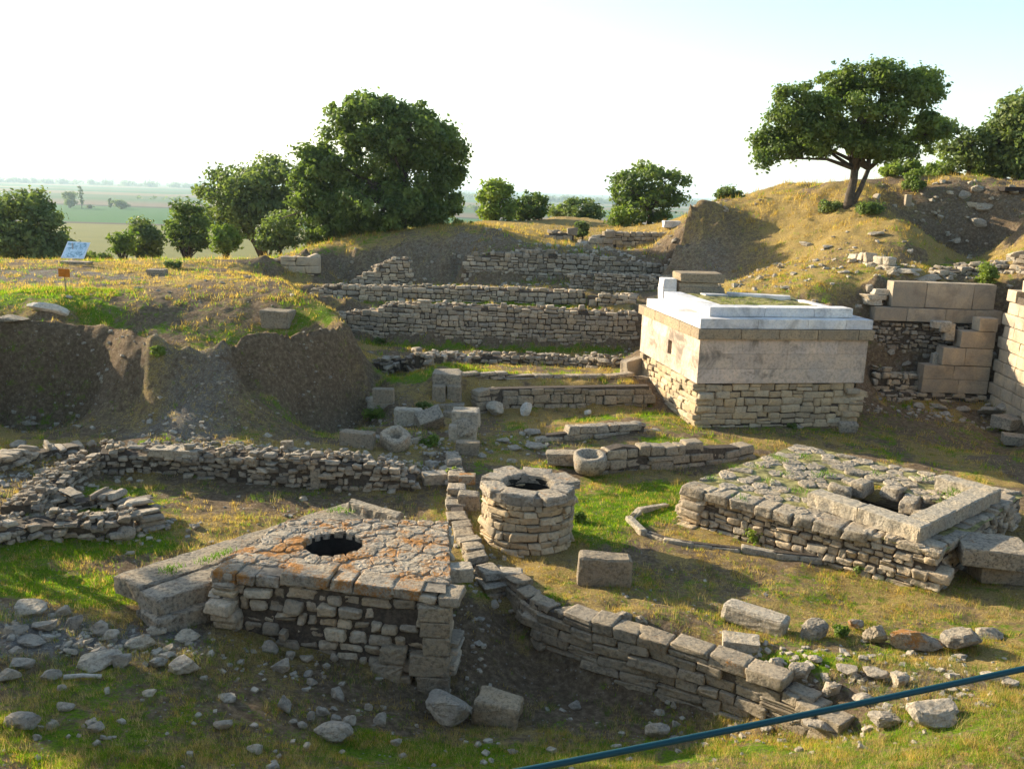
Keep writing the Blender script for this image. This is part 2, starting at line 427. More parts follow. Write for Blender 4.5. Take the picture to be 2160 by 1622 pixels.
PLAIN = -25.0
def base_z(x, y):
    out = np.full(x.shape, PLAIN); r = np.hypot(x, y - 20)
    near = r < 170
    xs, ys = x[near], y[near]; o = np.zeros(len(xs))
    for i in range(0, len(xs), 20000):
        a = xs[i:i + 20000]; b = ys[i:i + 20000]
        d = np.hypot(a[:, None] - AN[None, :, 0], b[:, None] - AN[None, :, 1])
        o[i:i + 20000] = -_phi(d) @ _w[:nA] + _w[nA] + (a * _w[nA + 1] + b * _w[nA + 2]) / 10
    t = np.clip((np.hypot(xs, ys - 20) - 75) / 90, 0, 1); t = t * t * (3 - 2 * t)
    out[near] = o * (1 - t) + PLAIN * t
    return out

def grow(a, step, g, lim):
    o = []
    while a < lim: step *= g; a += step; o.append(a)
    return o
gx = list(np.arange(-18, 18.01, .13)); g2 = list(np.arange(18.25, 34, .27)); g3 = grow(34, .4, 1.13, 9500)
XS = np.array([-v for v in g3[::-1]] + [-v for v in g2[::-1]] + gx + g2 + g3)
YS = np.array([-v for v in grow(0, .8, 1.4, 60)][::-1] + list(np.arange(0, 8, .4)) + list(np.arange(8, 31, .12)) + list(np.arange(31, 56, .2)) + grow(56, .3, 1.10, 11000))
GX, GY = np.meshgrid(XS, YS)
shape = GX.shape
Z = base_z(GX.ravel(), GY.ravel()).reshape(shape)
# relief: lumps everywhere near, gullies where steep
gzx = np.gradient(Z, XS, axis=1); gzy = np.gradient(Z, YS, axis=0)
slope = np.hypot(gzx, gzy)
steep = np.clip((slope - .45) / 1.0, 0, 1)
near = np.clip(1 - (np.hypot(GX, GY - 25) - 60) / 60, 0, 1)
nz = (fbm(GX * .9, GY * .9, 3, 5) - .5) * .16 + (fbm(GX * 4.5, GY * 4.5, 9, 3) - .5) * .09
gul = (fbm(GX * 1.3 + Z * .3, GY * 1.3, 21, 5) - .5) * .5 + (fbm(GX * 5, GY * 5 + Z * 3, 27, 4) - .5) * .26
gul = gul * (1 + 1.3 * np.clip((GY - 34) / 6, 0, 1))
Z = Z + near * np.clip((GY - 35) / 4, 0, 1) * np.clip((GX - 8) / 4, 0, 1) * (fbm(GX * .55, GY * .55, 71, 5) - .5) * .7
Z = Z + near * (nz * (1 - .3 * steep) + gul * steep * np.clip((GY - 16) / 4, 0, 1))
# far hills of the horizon
far = np.clip((GY - 5200) / 2500, 0, 1)
Z += far * (20 + 85 * np.clip(fbm(GX / 2600 + 5.2, GY * 0 + 1.5, 5, 4) - .42, 0, 1) * 1.6 + 30 * np.exp(-((GX + 2900) / 900) ** 2))

def zat(x, y):
    x = np.atleast_1d(np.asarray(x, float)); y = np.atleast_1d(np.asarray(y, float))
    i = np.clip(np.searchsorted(XS, x) - 1, 0, len(XS) - 2); j = np.clip(np.searchsorted(YS, y) - 1, 0, len(YS) - 2)
    fx = (x - XS[i]) / (XS[i + 1] - XS[i]); fy = (y - YS[j]) / (YS[j + 1] - YS[j])
    return (Z[j, i] * (1 - fx) + Z[j, i + 1] * fx) * (1 - fy) + (Z[j + 1, i] * (1 - fx) + Z[j + 1, i + 1] * fx) * fy
def gz(x, y): return float(zat(x, y)[0])
_T = np.concatenate([np.arange(5, 60, .03), np.arange(60, 400, .5), np.arange(400, 5000, 10)])
def hit(px, py):
    d = ray(px, py); d = d / d[1]
    P = CAM[None] + d[None] * _T[:, None]
    b = P[:, 2] < zat(P[:, 0], P[:, 1])
    k = int(np.argmax(b)) if b.any() else len(_T) - 1
    p = P[k].copy(); p[2] = gz(p[0], p[1]); return p

# ------------------------------------------------------------------ ground cover masks (R green, G straw, B grey gravel; rest earth)
n1 = fbm(GX * .35, GY * .35, 41, 4); n2 = fbm(GX * 1.3, GY * 1.3, 51, 4); n3 = fbm(GX * .8 + 9, GY * .8, 61, 4)
def sst(v, a, b):
    t = np.clip((v - a) / (b - a), 0, 1); return t * t * (3 - 2 * t)
G = sst(n2 * .6 + n1 * .4, .52, .66) * .6
S = sst(n3, .38, .56) * .85
B = np.zeros(shape)
blob_list = []
def blob(px, py, rx, ry, g, s, b, w=1.0):
    blob_list.append((hit(px, py), rx, ry, g, s, b, w))
# vivid green patches
for a in [(100,1240,3.0,.9),(250,1050,1.8,1.0),(90,1150,1.6,.8),(1300,1070,1.8,1.6),(1400,1040,1.5,1),(1250,1120,1.0,1.0),(1250,885,1.3,.6),(1390,880,1.0,1.2),
          (870,795,1.3,.9),(980,775,1.6,.7),(1150,1290,.9,.5),(1000,735,7,.7),(300,1150,1.2,.7),(1700,1390,.9,.4),(2110,1180,.8,.6),(1100,640,9,.5),
          (80,620,3,1.5),(350,670,5,1.2),(600,670,3.5,1.5),(250,625,4,1),(1750,600,2.5,1.5),(1400,930,1.2,.6),(1080,790,3.0,.35)]:
    blob(a[0], a[1], a[2], a[3], .95, .35, 0, .9)
# yellow/straw slopes
for a in [(1700,590,4,3,.25,1),(1650,540,3,2,.15,.9),(1850,480,4,3,.05,.95),(1700,440,5,2.5,.0,.95),(1200,480,16,12,.0,1),(1000,475,8,6,.05,1),(850,495,8,2.2,.5,1),
          (620,660,4,1.8,.7,.9),(200,590,10,3,.1,.6),(1650,1300,4,1.4,.35,.85),(1300,1240,1.5,.8,.3,.8),(1000,1150,.5,2.2,.3,.95),(950,1050,.6,2,.25,.9),(1900,1240,3,1,.3,.95),
          (1500,1130,2.4,.6,.2,.95),(2100,1350,2,1,.4,.8),(1420,890,1.2,1.2,.5,.7),(500,545,10,2.0,.3,.9)]:
    blob(a[0], a[1], a[2], a[3], a[4], a[5], 0, .85)
# earth / gravel
for a in [(100,578,7,1.1,.75),(0,590,6,1.3,.7),(50,1330,2.6,1.0,.8),(250,1350,1.6,.7,.7),(600,1000,2,.6,.3),(1500,540,3,3,.55),(1480,600,3,2,.5),(2000,480,4,3,.4),(450,640,4,2,.2),
          (1850,1460,2,.5,.5),(250,850,3,2,.15),(400,850,3,2,.3),(700,850,3,2,.2),(2000,900,4,2,.1),(550,1060,3,.9,.05),(700,1060,2,.8,.05),(1030,900,.8,1.5,.1),(900,1000,1.2,1,.25),
          (1150,560,8,4,.5),(1040,1400,.5,1.6,.05),(1130,1440,1.5,.7,.1),(1250,1480,2,.5,.1),(850,1470,1.6,.5,.15),(980,1300,.3,1.0,.05),(30,1020,2,1.2,.3),(150,990,1.2,1.0,.2),(60,1080,1.5,.4,.2),(1100,1490,1.6,.7,.1)]:
    blob(a[0], a[1], a[2], a[3], .08, .12, a[4], .85)
# shaded courts: thin short grass over earth
for a in [(1950,920,5,2),(1650,910,3,1),(1500,1230,2.5,.9),(1150,930,2.5,1.3),(2080,1330,2,.6),(1150,560,6,2),(500,1520,4,1.5),(1300,1590,4,.8),(1900,1590,4,.8),(800,1590,3,.8),(300,1590,4,.8)]:
    blob(a[0], a[1], a[2], a[3], .55, .25, .0, .6)
for p, rx, ry, g, s, b, w in blob_list:
    d = np.hypot((GX - p[0]) / rx, (GY - p[1]) / ry) + (n2 - .5) * .9
    m = (1 - sst(d, .55, 1.15)) * w
    G = G * (1 - m) + g * m; S = S * (1 - m) + s * m; B = B * (1 - m) + b * m
gzx = np.gradient(Z, XS, axis=1); gzy = np.gradient(Z, YS, axis=0)
slope2 = np.hypot(gzx, gzy)
bare = sst(slope2, .7, 1.3) * near
G *= 1 - bare * .93; S *= 1 - bare * .75; B = B * (1 - bare) + bare * .25
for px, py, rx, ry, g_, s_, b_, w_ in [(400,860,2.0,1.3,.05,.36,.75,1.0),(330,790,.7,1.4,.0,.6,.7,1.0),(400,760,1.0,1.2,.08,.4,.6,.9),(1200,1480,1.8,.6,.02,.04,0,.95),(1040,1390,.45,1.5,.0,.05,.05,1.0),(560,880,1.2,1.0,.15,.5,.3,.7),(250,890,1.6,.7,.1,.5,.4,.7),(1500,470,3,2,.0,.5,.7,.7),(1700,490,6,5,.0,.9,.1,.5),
        (760,850,1.5,1.5,.3,.4,.2,.6),(120,800,3.5,1.6,.03,.06,.1,.9),(640,810,2.2,1.5,.03,.06,.1,.9),(650,905,1.6,.6,.6,.2,0,.7),(90,890,2.5,.6,.5,.15,.1,.6),(1450,560,2.5,4,.0,.25,.5,.8),(1520,450,2,1.5,.0,.5,.15,.8),(300,1600,5,.7,.75,.4,0,.8),(900,1600,3,.6,.8,.4,0,.8),(1400,1600,4,.6,.85,.3,0,.8),(1900,1600,4,.7,.7,.5,0,.8),(880,540,5,2,.0,.3,.6,.6)]:  # cover also paints shade: pit hollows darker, spur between them lighter
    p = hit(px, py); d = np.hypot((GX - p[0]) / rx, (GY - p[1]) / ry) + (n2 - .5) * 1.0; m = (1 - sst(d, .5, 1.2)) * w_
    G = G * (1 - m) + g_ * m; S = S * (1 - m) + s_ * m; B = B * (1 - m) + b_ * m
dry = sst(fbm(GX * .6 + 31, GY * .6, 91, 4), .48, .62) * near * (G < .75); G = G * (1 - .55 * dry); S = np.clip(S * (1 - .25 * dry) + .06 * (n3 > .5), 0, 1)
GREEN, STRAW, GREY = G, S, B

# ground material
N = NT('earth_and_grass'); pos = N.pos()
att = N.n('ShaderNodeVertexColor', layer_name='tint'); sep = N.n('ShaderNodeSeparateColor', inp={0: att.outputs[0]})
f1 = N.noise(pos, 9, 8, .75); f2 = N.noise(pos, 30, 5, .75); f3 = N.noise(pos, 2.2, 5, .65); f4 = N.noise(pos, 85, 3, .6)
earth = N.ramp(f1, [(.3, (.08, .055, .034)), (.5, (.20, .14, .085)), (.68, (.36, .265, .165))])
straw = N.ramp(f2, [(.3, (.15, .095, .035)), (.5, (.38, .265, .09)), (.7, (.62, .47, .19))])
green = N.ramp(f2, [(.3, (.035, .06, .008)), (.5, (.135, .225, .012)), (.72, (.28, .38, .03))])
grey = N.ramp(f2, [(.3, (.12, .105, .09)), (.55, (.26, .235, .20)), (.7, (.42, .39, .34))])
wob = N.math('SUBTRACT', N.math('ADD', N.math('MULTIPLY', N.noise(pos, 5, 9, .8), 2.8), N.math('MULTIPLY', f4, .7)), 1.75)
c = N.mix(N.sstep(N.math('ADD', sep.outputs[2], wob), .30, .75), earth, grey)
c = N.mix(N.sstep(N.math('ADD', sep.outputs[1], wob), .25, .85), c, straw)
wob2 = N.math('SUBTRACT', N.math('ADD', N.math('MULTIPLY', N.noise(pos, 3.4, 10, .8), 3.6), N.math('MULTIPLY', f2, 1.2)), 2.4)
c = N.mix(N.sstep(N.math('ADD', sep.outputs[0], wob2), .30, .80), c, green)
peb = N.n('ShaderNodeTexVoronoi', feature='F1', inp={'Vector': pos, 'Scale': 14.0, 'Randomness': 1.0})
pm = N.math('MULTIPLY', N.math('LESS_THAN', peb.outputs['Distance'], .24), N.math('GREATER_THAN', N.n('ShaderNodeSeparateColor', inp={0: peb.outputs['Color']}).outputs[0], .86))
c = N.mix(N.math('MULTIPLY', pm, .7), c, (.38, .35, .30))
# the plain: parcels of farmland
sx = N.n('ShaderNodeSeparateXYZ', inp={0: pos})
wy = N.math('ADD', sx.outputs[1], N.math('ADD', N.math('MULTIPLY', sx.outputs[0], .10), N.math('MULTIPLY', N.noise(N.n('ShaderNodeVectorMath', operation='MULTIPLY', inp={0: pos, 1: (.0012, .0004, 0)}).outputs[0], 1, 2, .5), 260)))
yy = N.math('DIVIDE', wy, 6000)
par = N.n('ShaderNodeTexVoronoi', feature='F1', distance='CHEBYCHEV', inp={'Vector': N.n('ShaderNodeVectorMath', operation='MULTIPLY', inp={0: pos, 1: (.0011, .0042, 0)}).outputs[0], 'Scale': 1.0, 'Randomness': .8})
pc = N.n('ShaderNodeSeparateColor', inp={0: par.outputs['Color']})
parcel = N.ramp(pc.outputs[0], [(0, (.23, .17, .08)), (.2, (.09, .15, .035)), (.38, (.27, .24, .11)), (.55, (.10, .14, .05)), (.7, (.05, .14, .035)), (.85, (.28, .21, .12))], 'CONSTANT')
band = N.ramp(yy, [(0, (.25, .22, .055)), (.118, (.10, .07, .045)), (.122, (.045, .15, .025)), (.178, (.05, .145, .03)), (.182, (.05, .06, .03)), (.19, (.21, .14, .09)), (.245, (.27, .23, .11)), (.3, (.16, .2, .07))], 'CONSTANT')
plain = N.mix(N.sstep(yy, .20, .25), band, parcel)
plain = N.mix(N.math('MULTIPLY', N.noise(N.n('ShaderNodeVectorMath', operation='MULTIPLY', inp={0: pos, 1: (.02, .05, 0)}).outputs[0], 1, 6, .7), .55), plain, (.05, .06, .02))
plain = N.mix(N.math('MULTIPLY', N.math('LESS_THAN', par.outputs['Distance'], .03), .6), plain, (.05, .08, .03))
dist = N.math('SQRT', N.math('ADD', N.math('MULTIPLY', sx.outputs[0], sx.outputs[0]), N.math('MULTIPLY', sx.outputs[1], sx.outputs[1])))
c = N.mix(N.sstep(dist, 110, 190), c, plain)
hgt = N.math('ADD', N.math('ADD', N.math('MULTIPLY', f1, 1.2), N.math('MULTIPLY', f2, .6)), N.math('MULTIPLY', f4, .3))
M_ground = N.finish(c, .95, hgt, 1.0, .09, .05)

ny, nx = shape
idx = np.arange(ny * nx).reshape(ny, nx)
q = np.stack([idx[:-1, :-1], idx[:-1, 1:], idx[1:, 1:], idx[1:, :-1]], -1).reshape(-1, 4)
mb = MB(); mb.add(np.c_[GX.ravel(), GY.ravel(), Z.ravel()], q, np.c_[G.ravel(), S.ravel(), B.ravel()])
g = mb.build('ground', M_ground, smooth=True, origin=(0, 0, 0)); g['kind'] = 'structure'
HAZE = 1.3e-4
# ------------------------------------------------------------------ materials for stone
RUB = [(.29,.26,.215),(.47,.41,.33),(.36,.33,.285),(.54,.475,.375),(.25,.23,.20),(.42,.355,.27),(.51,.465,.40)]
M_rubble = rock_mat('rubble_limestone', RUB, lichen=.15, dark=.4)
M_rubgrey = rock_mat('grey_rubble', [(.26,.235,.20),(.40,.365,.31),(.19,.17,.145),(.47,.435,.38),(.34,.29,.225)], lichen=.1, dark=.45)
M_warmrub = rock_mat('warm_rubble', [(.40,.33,.235),(.48,.41,.30),(.33,.28,.21),(.52,.46,.36),(.43,.34,.22)], lichen=.0, dark=.3)
M_block = rock_mat('weathered_block', [(.30,.265,.21),(.36,.32,.26),(.26,.225,.175)], lichen=.1, dark=.5, bump=1.2)
M_slab = rock_mat('pitted_slab', [(.36,.33,.28),(.42,.385,.33),(.33,.30,.25)], lichen=.12, dark=.65, bump=1.5)
M_paleslab = rock_mat('pale_slab', [(.44,.41,.36),(.52,.49,.43),(.40,.36,.30)], lichen=.1, dark=.5, bump=1.2, pale=.3)
M_lichen = rock_mat('lichened_paving', [(.34,.31,.27),(.42,.39,.34),(.28,.24,.19)], lichen=.82, dark=.6, bump=1.3, pale=.4)
M_rim = rock_mat('rim_stone', [(.36,.33,.29),(.43,.40,.35),(.31,.28,.24)], lichen=.36, dark=.6, bump=1.4, pale=.3)
M_boulder = rock_mat('loose_rock', [(.36,.34,.30),(.44,.42,.38),(.31,.28,.24)], lichen=.0, dark=.45, bump=1.2, pale=.2)
M_pale = rock_mat('pale_rock', [(.55,.53,.49),(.62,.60,.56)], lichen=.0, dark=.35, pale=.2)
M_ashlar = rock_mat('ashlar', [(.44,.38,.30),(.50,.44,.35),(.41,.36,.29),(.47,.41,.33)], dark=.5, bump=.8, sc=.9, soft=True)
M_wallblock = rock_mat('tan_wall_block', [(.34,.30,.25),(.39,.35,.295),(.31,.275,.23)], dark=.55, bump=1.0, sc=1.1, soft=True)
M_podash = rock_mat('pink_grey_ashlar', [(.53,.455,.41),(.60,.52,.475),(.49,.415,.365),(.56,.49,.44)], dark=.85, bump=.5, sc=.8, soft=True)
M_cornice = rock_mat('dark_cornice_stone', [(.33,.275,.20),(.37,.31,.23),(.29,.245,.185)], dark=.5, bump=.8)
WARM = (1, 1, 1)
M_marble = rock_mat('white_marble', [(.60,.59,.59),(.68,.67,.66),(.54,.53,.54)], dark=.55, bump=.5, sc=.9, soft=True)
def plain_mat(name, col, rough=.9, nscale=8, var=.35, bump=.5):
    N = NT(name); pos = N.pos(); f = N.noise(pos, nscale, 6, .7)
    c = N.mix(N.sstep(f, .35, .65), tuple(v * (1 - var) for v in col), tuple(min(1, v * (1 + var)) for v in col))
    return N.finish(c, rough, f, bump, .03)
M_core = plain_mat('mud_mortar', (.085, .066, .048), nscale=14)
M_dust = plain_mat('dusty_joint_soil', (.20, .165, .12), nscale=12)
M_fill = plain_mat('grassy_fill', (.22, .19, .07), nscale=5, var=.6)
M_shaft = plain_mat('shaft_shade', (.02, .017, .014))  # near-black colour carries the darkness inside the shafts and kerb pit

# ------------------------------------------------------------------ masonry
def path_frames(P):
    P = np.asarray(P, float); seg = np.linalg.norm(np.diff(P[:, :2], axis=0), axis=1); s = np.r_[0, np.cumsum(seg)]
    return P, s
def at_s(P, s, t):
    t = min(max(t, 0), s[-1] - 1e-6); i = int(np.searchsorted(s, t, side='right') - 1); i = min(i, len(P) - 2)
    f = (t - s[i]) / (s[i + 1] - s[i]); p = P[i] * (1 - f) + P[i + 1] * f
    d = (P[i + 1] - P[i])[:2]; return p, math.atan2(d[1], d[0])

def masonry(mb, core, path, th=.5, ch=.16, sw=.32, seed=1, back=True, ragged=.06, rnd=.35, jit=.05, lump=.1, wob=.02, T=T4, fill=1.0, big=.12, under=.15, gap=.02, hvar=.25, cap=True, skip=None, tints=None):
    """path rows: x, y, z_base, z_top along the foot of the visible face; wall body lies to the LEFT of the path direction"""
    r = np.random.default_rng(seed); ch *= .95; sw *= .78
    P, s = path_frames(path); L = s[-1]
    zmin = P[:, 2].min() - under; zmax = P[:, 3].max()
    rows = [(0, 1)] if not back or th < .5 else [(0, 1), (1, -1)]
    dep = th if len(rows) == 1 and th < .55 else min(.36, th * .5, max(.16, sw * .95))
    if not back and th >= .55: rows = [(0, 1)]
    for side, _ in rows:
        z = zmin
        while z < zmax:
            h = ch * (1 + r.uniform(-hvar, hvar)); t = -sw * r.uniform(0, .7)
            while t < L:
                w = sw * r.uniform(.55, 1.55)
                if r.random() < big: w *= 1.45
                tc = t + w / 2; t += w
                if tc < -.02 or tc > L + .02: continue
                p, a = at_s(P, s, tc)
                top = p[3] + r.normal(0, ragged)
                if z + h * .55 > top or z + h < p[2] - under: continue
                if skip is not None and skip(tc, z + h / 2): continue
                if r.random() > fill: continue
                zw = (math.sin(tc * 1.9 + seed) + math.sin(tc * 4.3 + seed * 2.1 + z * 2)) * .014 * min(1.5, ch / .15)
                nx_, ny_ = -math.sin(a), math.cos(a)
                off = dep / 2 + r.normal(0, wob) if side == 0 else th - dep / 2 + r.normal(0, wob)
                hq = h * (r.uniform(.82, 1.12) if rnd > .22 else 1); parts = [(z + zw, hq)] if (r.random() > .10 or h < .12) else [(z, h * .5), (z + h * .5, h * .5)]
                for zz, hh in parts:
                    c = (p[0] + nx_ * off, p[1] + ny_ * off, zz + hh / 2 + r.normal(0, wob * .4))
                    stone(mb, c, (w - gap, dep * r.uniform(.85, 1.1), hh - gap), rotm(a + r.normal(0, .03), r.normal(0, .03), r.normal(0, .035)), rnd=rnd, jit=jit, T=T, r=r, lump=lump)
            z += h
    # loose pieces lying across the top of thick walls
    if th > .55 and cap:
        for k in range(int(L * (th) / (sw * sw * .85))):
            tc = r.uniform(0, L); p, a = at_s(P, s, tc); off = r.uniform(.25, max(.3, th - .15))
            sz = sw * r.uniform(.4, .9)
            stone(mb, (p[0] - math.sin(a) * off, p[1] + math.cos(a) * off, p[3] - sz * .12 + r.normal(0, ragged * .4)), (sz, sz * .75, sz * .45), rotm(r.uniform(0, 6), r.normal(0, .15), r.normal(0, .15)), rnd=.4, jit=jit, T=T, r=r, lump=lump * 1.3)
    # core
    ins = min(.07, th * .2)
    n = max(2, int(L / .35)); vs = []
    for i in range(n + 1):
        tc = min(max(L * i / n, ins), L - ins); p, a = at_s(P, s, tc); nx_, ny_ = -math.sin(a), math.cos(a)
        for o in (ins, th - ins):
            for zz in (p[2] - under, p[3] - max(.05, ragged * 1.2)):
                vs.append((p[0] + nx_ * o, p[1] + ny_ * o, max(zz, p[2] - under + .02) if zz != p[2] - under else zz))
    f = []
    for i in range(n):
        a = i * 4; b = a + 4
        f += [(a, b, b + 1, a + 1), (a + 1, b + 1, b + 3, a + 3), (a + 3, b + 3, b + 2, a + 2)]
    f += [(0, 1, 3, 2), (n * 4, n * 4 + 2, n * 4 + 3, n * 4 + 1)]
    core.add(vs, np.array(f))

def wall(name, label, pts, th=.5, mat=None, group=None, cat='wall', core_name='mortar_core', Ylist=None, **kw):
    """pts: (px, py_foot, py_top[, z_foot]); the foot sits on the terrain unless z is given"""
    path = []
    for t in pts:
        b = hit(t[0], t[1]) if len(t) < 4 else W(t[0], t[1], z=t[3])
        top = W(t[0], t[2], Y=b[1]); path.append((b[0], b[1], b[2], max(top[2], b[2] + .03)))
    return wallw(name, label, path, th, mat, group, cat, core_name, **kw)
def wallw(name, label, path, th=.5, mat=None, group=None, cat='wall', core_name='mortar_core', **kw):
    mb, core = MB(), MB()
    masonry(mb, core, path, th, **kw)
    o = mb.build(name, mat or M_rubble, smooth=True)
    if label: tag(o, label, cat, group)
    core.build(core_name, M_core, o)
    return o
WALLG = 'rubble walls of the ruin'

# ------------------------------------------------------------------ 1. the stone block with the well hole
def bilin(Q, s, t):
    return Q[0] * (1 - s) * (1 - t) + Q[1] * s * (1 - t) + Q[2] * s * t + Q[3] * (1 - s) * t
def pave(mb, Q, rowh, sw, thick, seed, skip=None, rag=.02, rnd=.3, fill=1.0, T=T6, jit=.04, tilt=.02):
    r = np.random.default_rng(seed); Q = [np.array(q, float) for q in Q]
    Lt = (np.linalg.norm(Q[3] - Q[0]) + np.linalg.norm(Q[2] - Q[1])) / 2; Ls = (np.linalg.norm(Q[1] - Q[0]) + np.linalg.norm(Q[2] - Q[3])) / 2
    t = 0
    while t < Lt - .03:
        h = min(rowh * r.uniform(.7, 1.35), Lt - t); s = -r.uniform(0, .5) * sw
        while s < Ls:
            w = sw * r.uniform(.5, 1.5); s0 = max(s, 0); s1 = min(s + w, Ls); s += w
            if s1 - s0 < .07 or h < .06: continue
            c = bilin(Q, (s0 + s1) / 2 / Ls, (t + h / 2) / Lt)
            if skip is not None and skip(c, max(s1 - s0, h) / 2): continue
            if r.random() > fill: continue
            d = bilin(Q, s1 / Ls, (t + h / 2) / Lt) - bilin(Q, s0 / Ls, (t + h / 2) / Lt)
            stone(mb, c + np.array([0, 0, r.normal(0, rag)]), ((s1 - s0) - .015, h - .015, thick), rotm(math.atan2(d[1], d[0]) + r.normal(0, .05), r.normal(0, tilt), r.normal(0, tilt)), rnd=rnd, jit=jit, T=T, r=r, lump=.1)
        t += h

def clip_poly(P, n, d):
    """keep the part of polygon P with dot(p, n) <= d"""
    out = []
    for i in range(len(P)):
        a, b = P[i], P[(i + 1) % len(P)]; da, db = a @ n - d, b @ n - d
        if da <= 0: out.append(a)
        if (da < 0) != (db < 0) and abs(da - db) > 1e-12: out.append(a + (b - a) * (da / (da - db)))
    return out
def flag_cells(mb, Q, size, thick, seed, hole=None, hr=0, skip=None, gap=.012, rag=.01, fill=1.0, ring_n=15, bev=.025, edge=None):
    """irregular paving: one chipped flagstone per voronoi cell inside the quad Q"""
    r = np.random.default_rng(seed); Q = [np.array(q, float) for q in Q]; Q2 = [q[:2] for q in Q]; z0 = np.mean([q[2] for q in Q])
    def inside(p): return all(((Q2[(i + 1) % 4] - Q2[i])[0] * (p - Q2[i])[1] - (Q2[(i + 1) % 4] - Q2[i])[1] * (p - Q2[i])[0]) > 0 for i in range(4))
    S_ = []; drop = []
    if hole is not None:
        a = 0
        for k in range(ring_n):
            a += 2 * PI / ring_n; aa = a + r.normal(0, .05); w = size * .33
            for sg, dr in ((1, False), (-1, True)):
                S_.append(np.array([hole[0] + math.cos(aa) * (hr + sg * w), hole[1] + math.sin(aa) * (hr + sg * w)])); drop.append(dr)
        S_.append(np.array(hole[:2], float)); drop.append(True)
    lo = np.min(Q2, 0); hi = np.max(Q2, 0); tries = 0
    while tries < 4000:
        tries += 1; q = lo + (hi - lo) * r.random(2)
        if not inside(q): continue
        if hole is not None and np.hypot(*(q - hole[:2])) < hr + size * .75: continue
        md = size * r.uniform(.6, 1.0)
        if all(np.hypot(*(q - s_)) > md for s_ in S_): S_.append(q); drop.append(False)
    for i, c in enumerate(S_):
        if drop[i] or not inside(c): continue
        P = [q.copy() for q in Q2]
        for j, o in enumerate(S_):
            if j == i: continue
            d_ = o - c; L = np.hypot(*d_)
            if L > size * 4: continue
            n_ = d_ / L; P = clip_poly(P, n_, float(((c + o) / 2) @ n_) - gap * r.uniform(.4, 1.4))
            if len(P) < 3: break
        if len(P) < 3: continue
        P = np.array(P); cen = P.mean(0)
        if skip is not None and skip(cen): continue
        if r.random() > fill: continue
        # resample outline, chip it
        out = []
        for k in range(len(P)):
            a_, b_ = P[k], P[(k + 1) % len(P)]; m = max(1, int(np.hypot(*(b_ - a_)) / .07))
            for t in range(m): out.append(a_ + (b_ - a_) * t / m + r.normal(0, .006, 2))
        out = np.array(out); cen = out.mean(0); n_ = len(out)
        if n_ < 4: continue
        # round the corners a little
        out = out * .5 + (np.roll(out, 1, 0) + np.roll(out, -1, 0)) * .25
        dz = r.normal(0, rag); tl = r.normal(0, .03, 2)
        def ringz(f, z, jz): 
            q = cen + (out - cen) * f; return np.c_[q, z + (q - cen) @ tl + r.normal(0, jz, n_)]
        Rr = max(.05, np.hypot(*(out - cen).T).mean())
        rings = [ringz(1, z0 - thick, .003), ringz(1, z0 - bev + dz, .006), ringz(1 - bev * .7 / Rr, z0 - bev * .25 + dz, .005), ringz(1 - bev * 2 / Rr, z0 + dz, .005), ringz(.45, z0 + dz + .003, .006)]
        v = np.concatenate(rings + [np.array([[cen[0], cen[1], z0 + dz + r.normal(0, .005)]])])
        kk = np.arange(n_); f = [np.stack([kk + a_ * n_, (kk + 1) % n_ + a_ * n_, (kk + 1) % n_ + (a_ + 1) * n_, kk + (a_ + 1) * n_], -1) for a_ in range(4)]
        area = np.sum(out[:, 0] * np.roll(out[:, 1], -1) - out[:, 1] * np.roll(out[:, 0], -1))
        tri = np.stack([kk + 4 * n_, (kk + 1) % n_ + 4 * n_, np.full(n_, 5 * n_)], -1)
        if area < 0: f = [q[:, ::-1] for q in f]; tri = tri[:, ::-1]
        mb.add(v, [np.concatenate(f), tri])

WBz = 1.0
wfl, wfr, wbr, wbl = W(448, 1202, z=WBz), W(948, 1252, z=WBz), W(946, 1098, z=WBz), W(640, 1092, z=WBz)
wbl = np.array([wfl[0] + .55, wbr[1] + .1, WBz]); wbl = W(612, 1092, z=WBz)
wb = empty('well_block', ((wfl[0] + wfr[0]) / 2, (wfl[1] + wbr[1]) / 2, -.3), 'big rubble stone block topped with orange lichened paving around a dark round shaft', 'well')
hole = W(704, 1146, z=WBz); HR = .50
mb, core = MB(), MB()
front = []
for k in range(9):
    s_ = k / 8; p = wfl * (1 - s_) + wfr * s_
    front.append((p[0], p[1], gz(p[0], p[1] - .12) - .02, WBz - .05))
masonry(mb, core, front, .5, ch=.19, sw=.33, seed=3, back=False, ragged=.005, rnd=.45, jit=.045, lump=.1, wob=.035, T=T8, big=.2, hvar=.3, under=.25, gap=.04, fill=.95)
mb.build('front_face', M_rubble, wb, smooth=True); 
mb2 = MB(); p0, p1 = wfr + np.array([-.06, .35, 0]), wbr + np.array([-.02, 0, 0])
masonry(mb2, core, [(p0[0], p0[1], -.75, WBz - .06), ((p0[0] + p1[0]) / 2, (p0[1] + p1[1]) / 2, -.3, WBz - .06), (p1[0], p1[1], -.1, WBz - .06)], .45, ch=.2, sw=.28, seed=4, back=False, ragged=.01, rnd=.4, jit=.06, lump=.2, wob=.05, T=T6, under=.2)
mb2.build('right_face', M_paleslab, wb, smooth=True)
mb3 = MB(); p0, p1 = wbl, wfl
masonry(mb3, core, [(p0[0], p0[1], -.1, WBz - .06), (p1[0], p1[1], -.1, WBz - .06)], .4, ch=.18, sw=.28, seed=5, back=False, ragged=.01, under=.2)
mb3.build('left_face', M_rubble, wb, smooth=True)
mb3 = MB(); p0, p1 = wbr, wbl
masonry(mb3, core, [(p0[0], p0[1], -.1, WBz - .06), (p1[0], p1[1], -.1, WBz - .06)], .4, ch=.18, sw=.28, seed=6, back=False, ragged=.01, under=.2)
mb3.build('rear_face', M_rubble, wb, smooth=True)
core.build('mortar_core', M_core, wb)
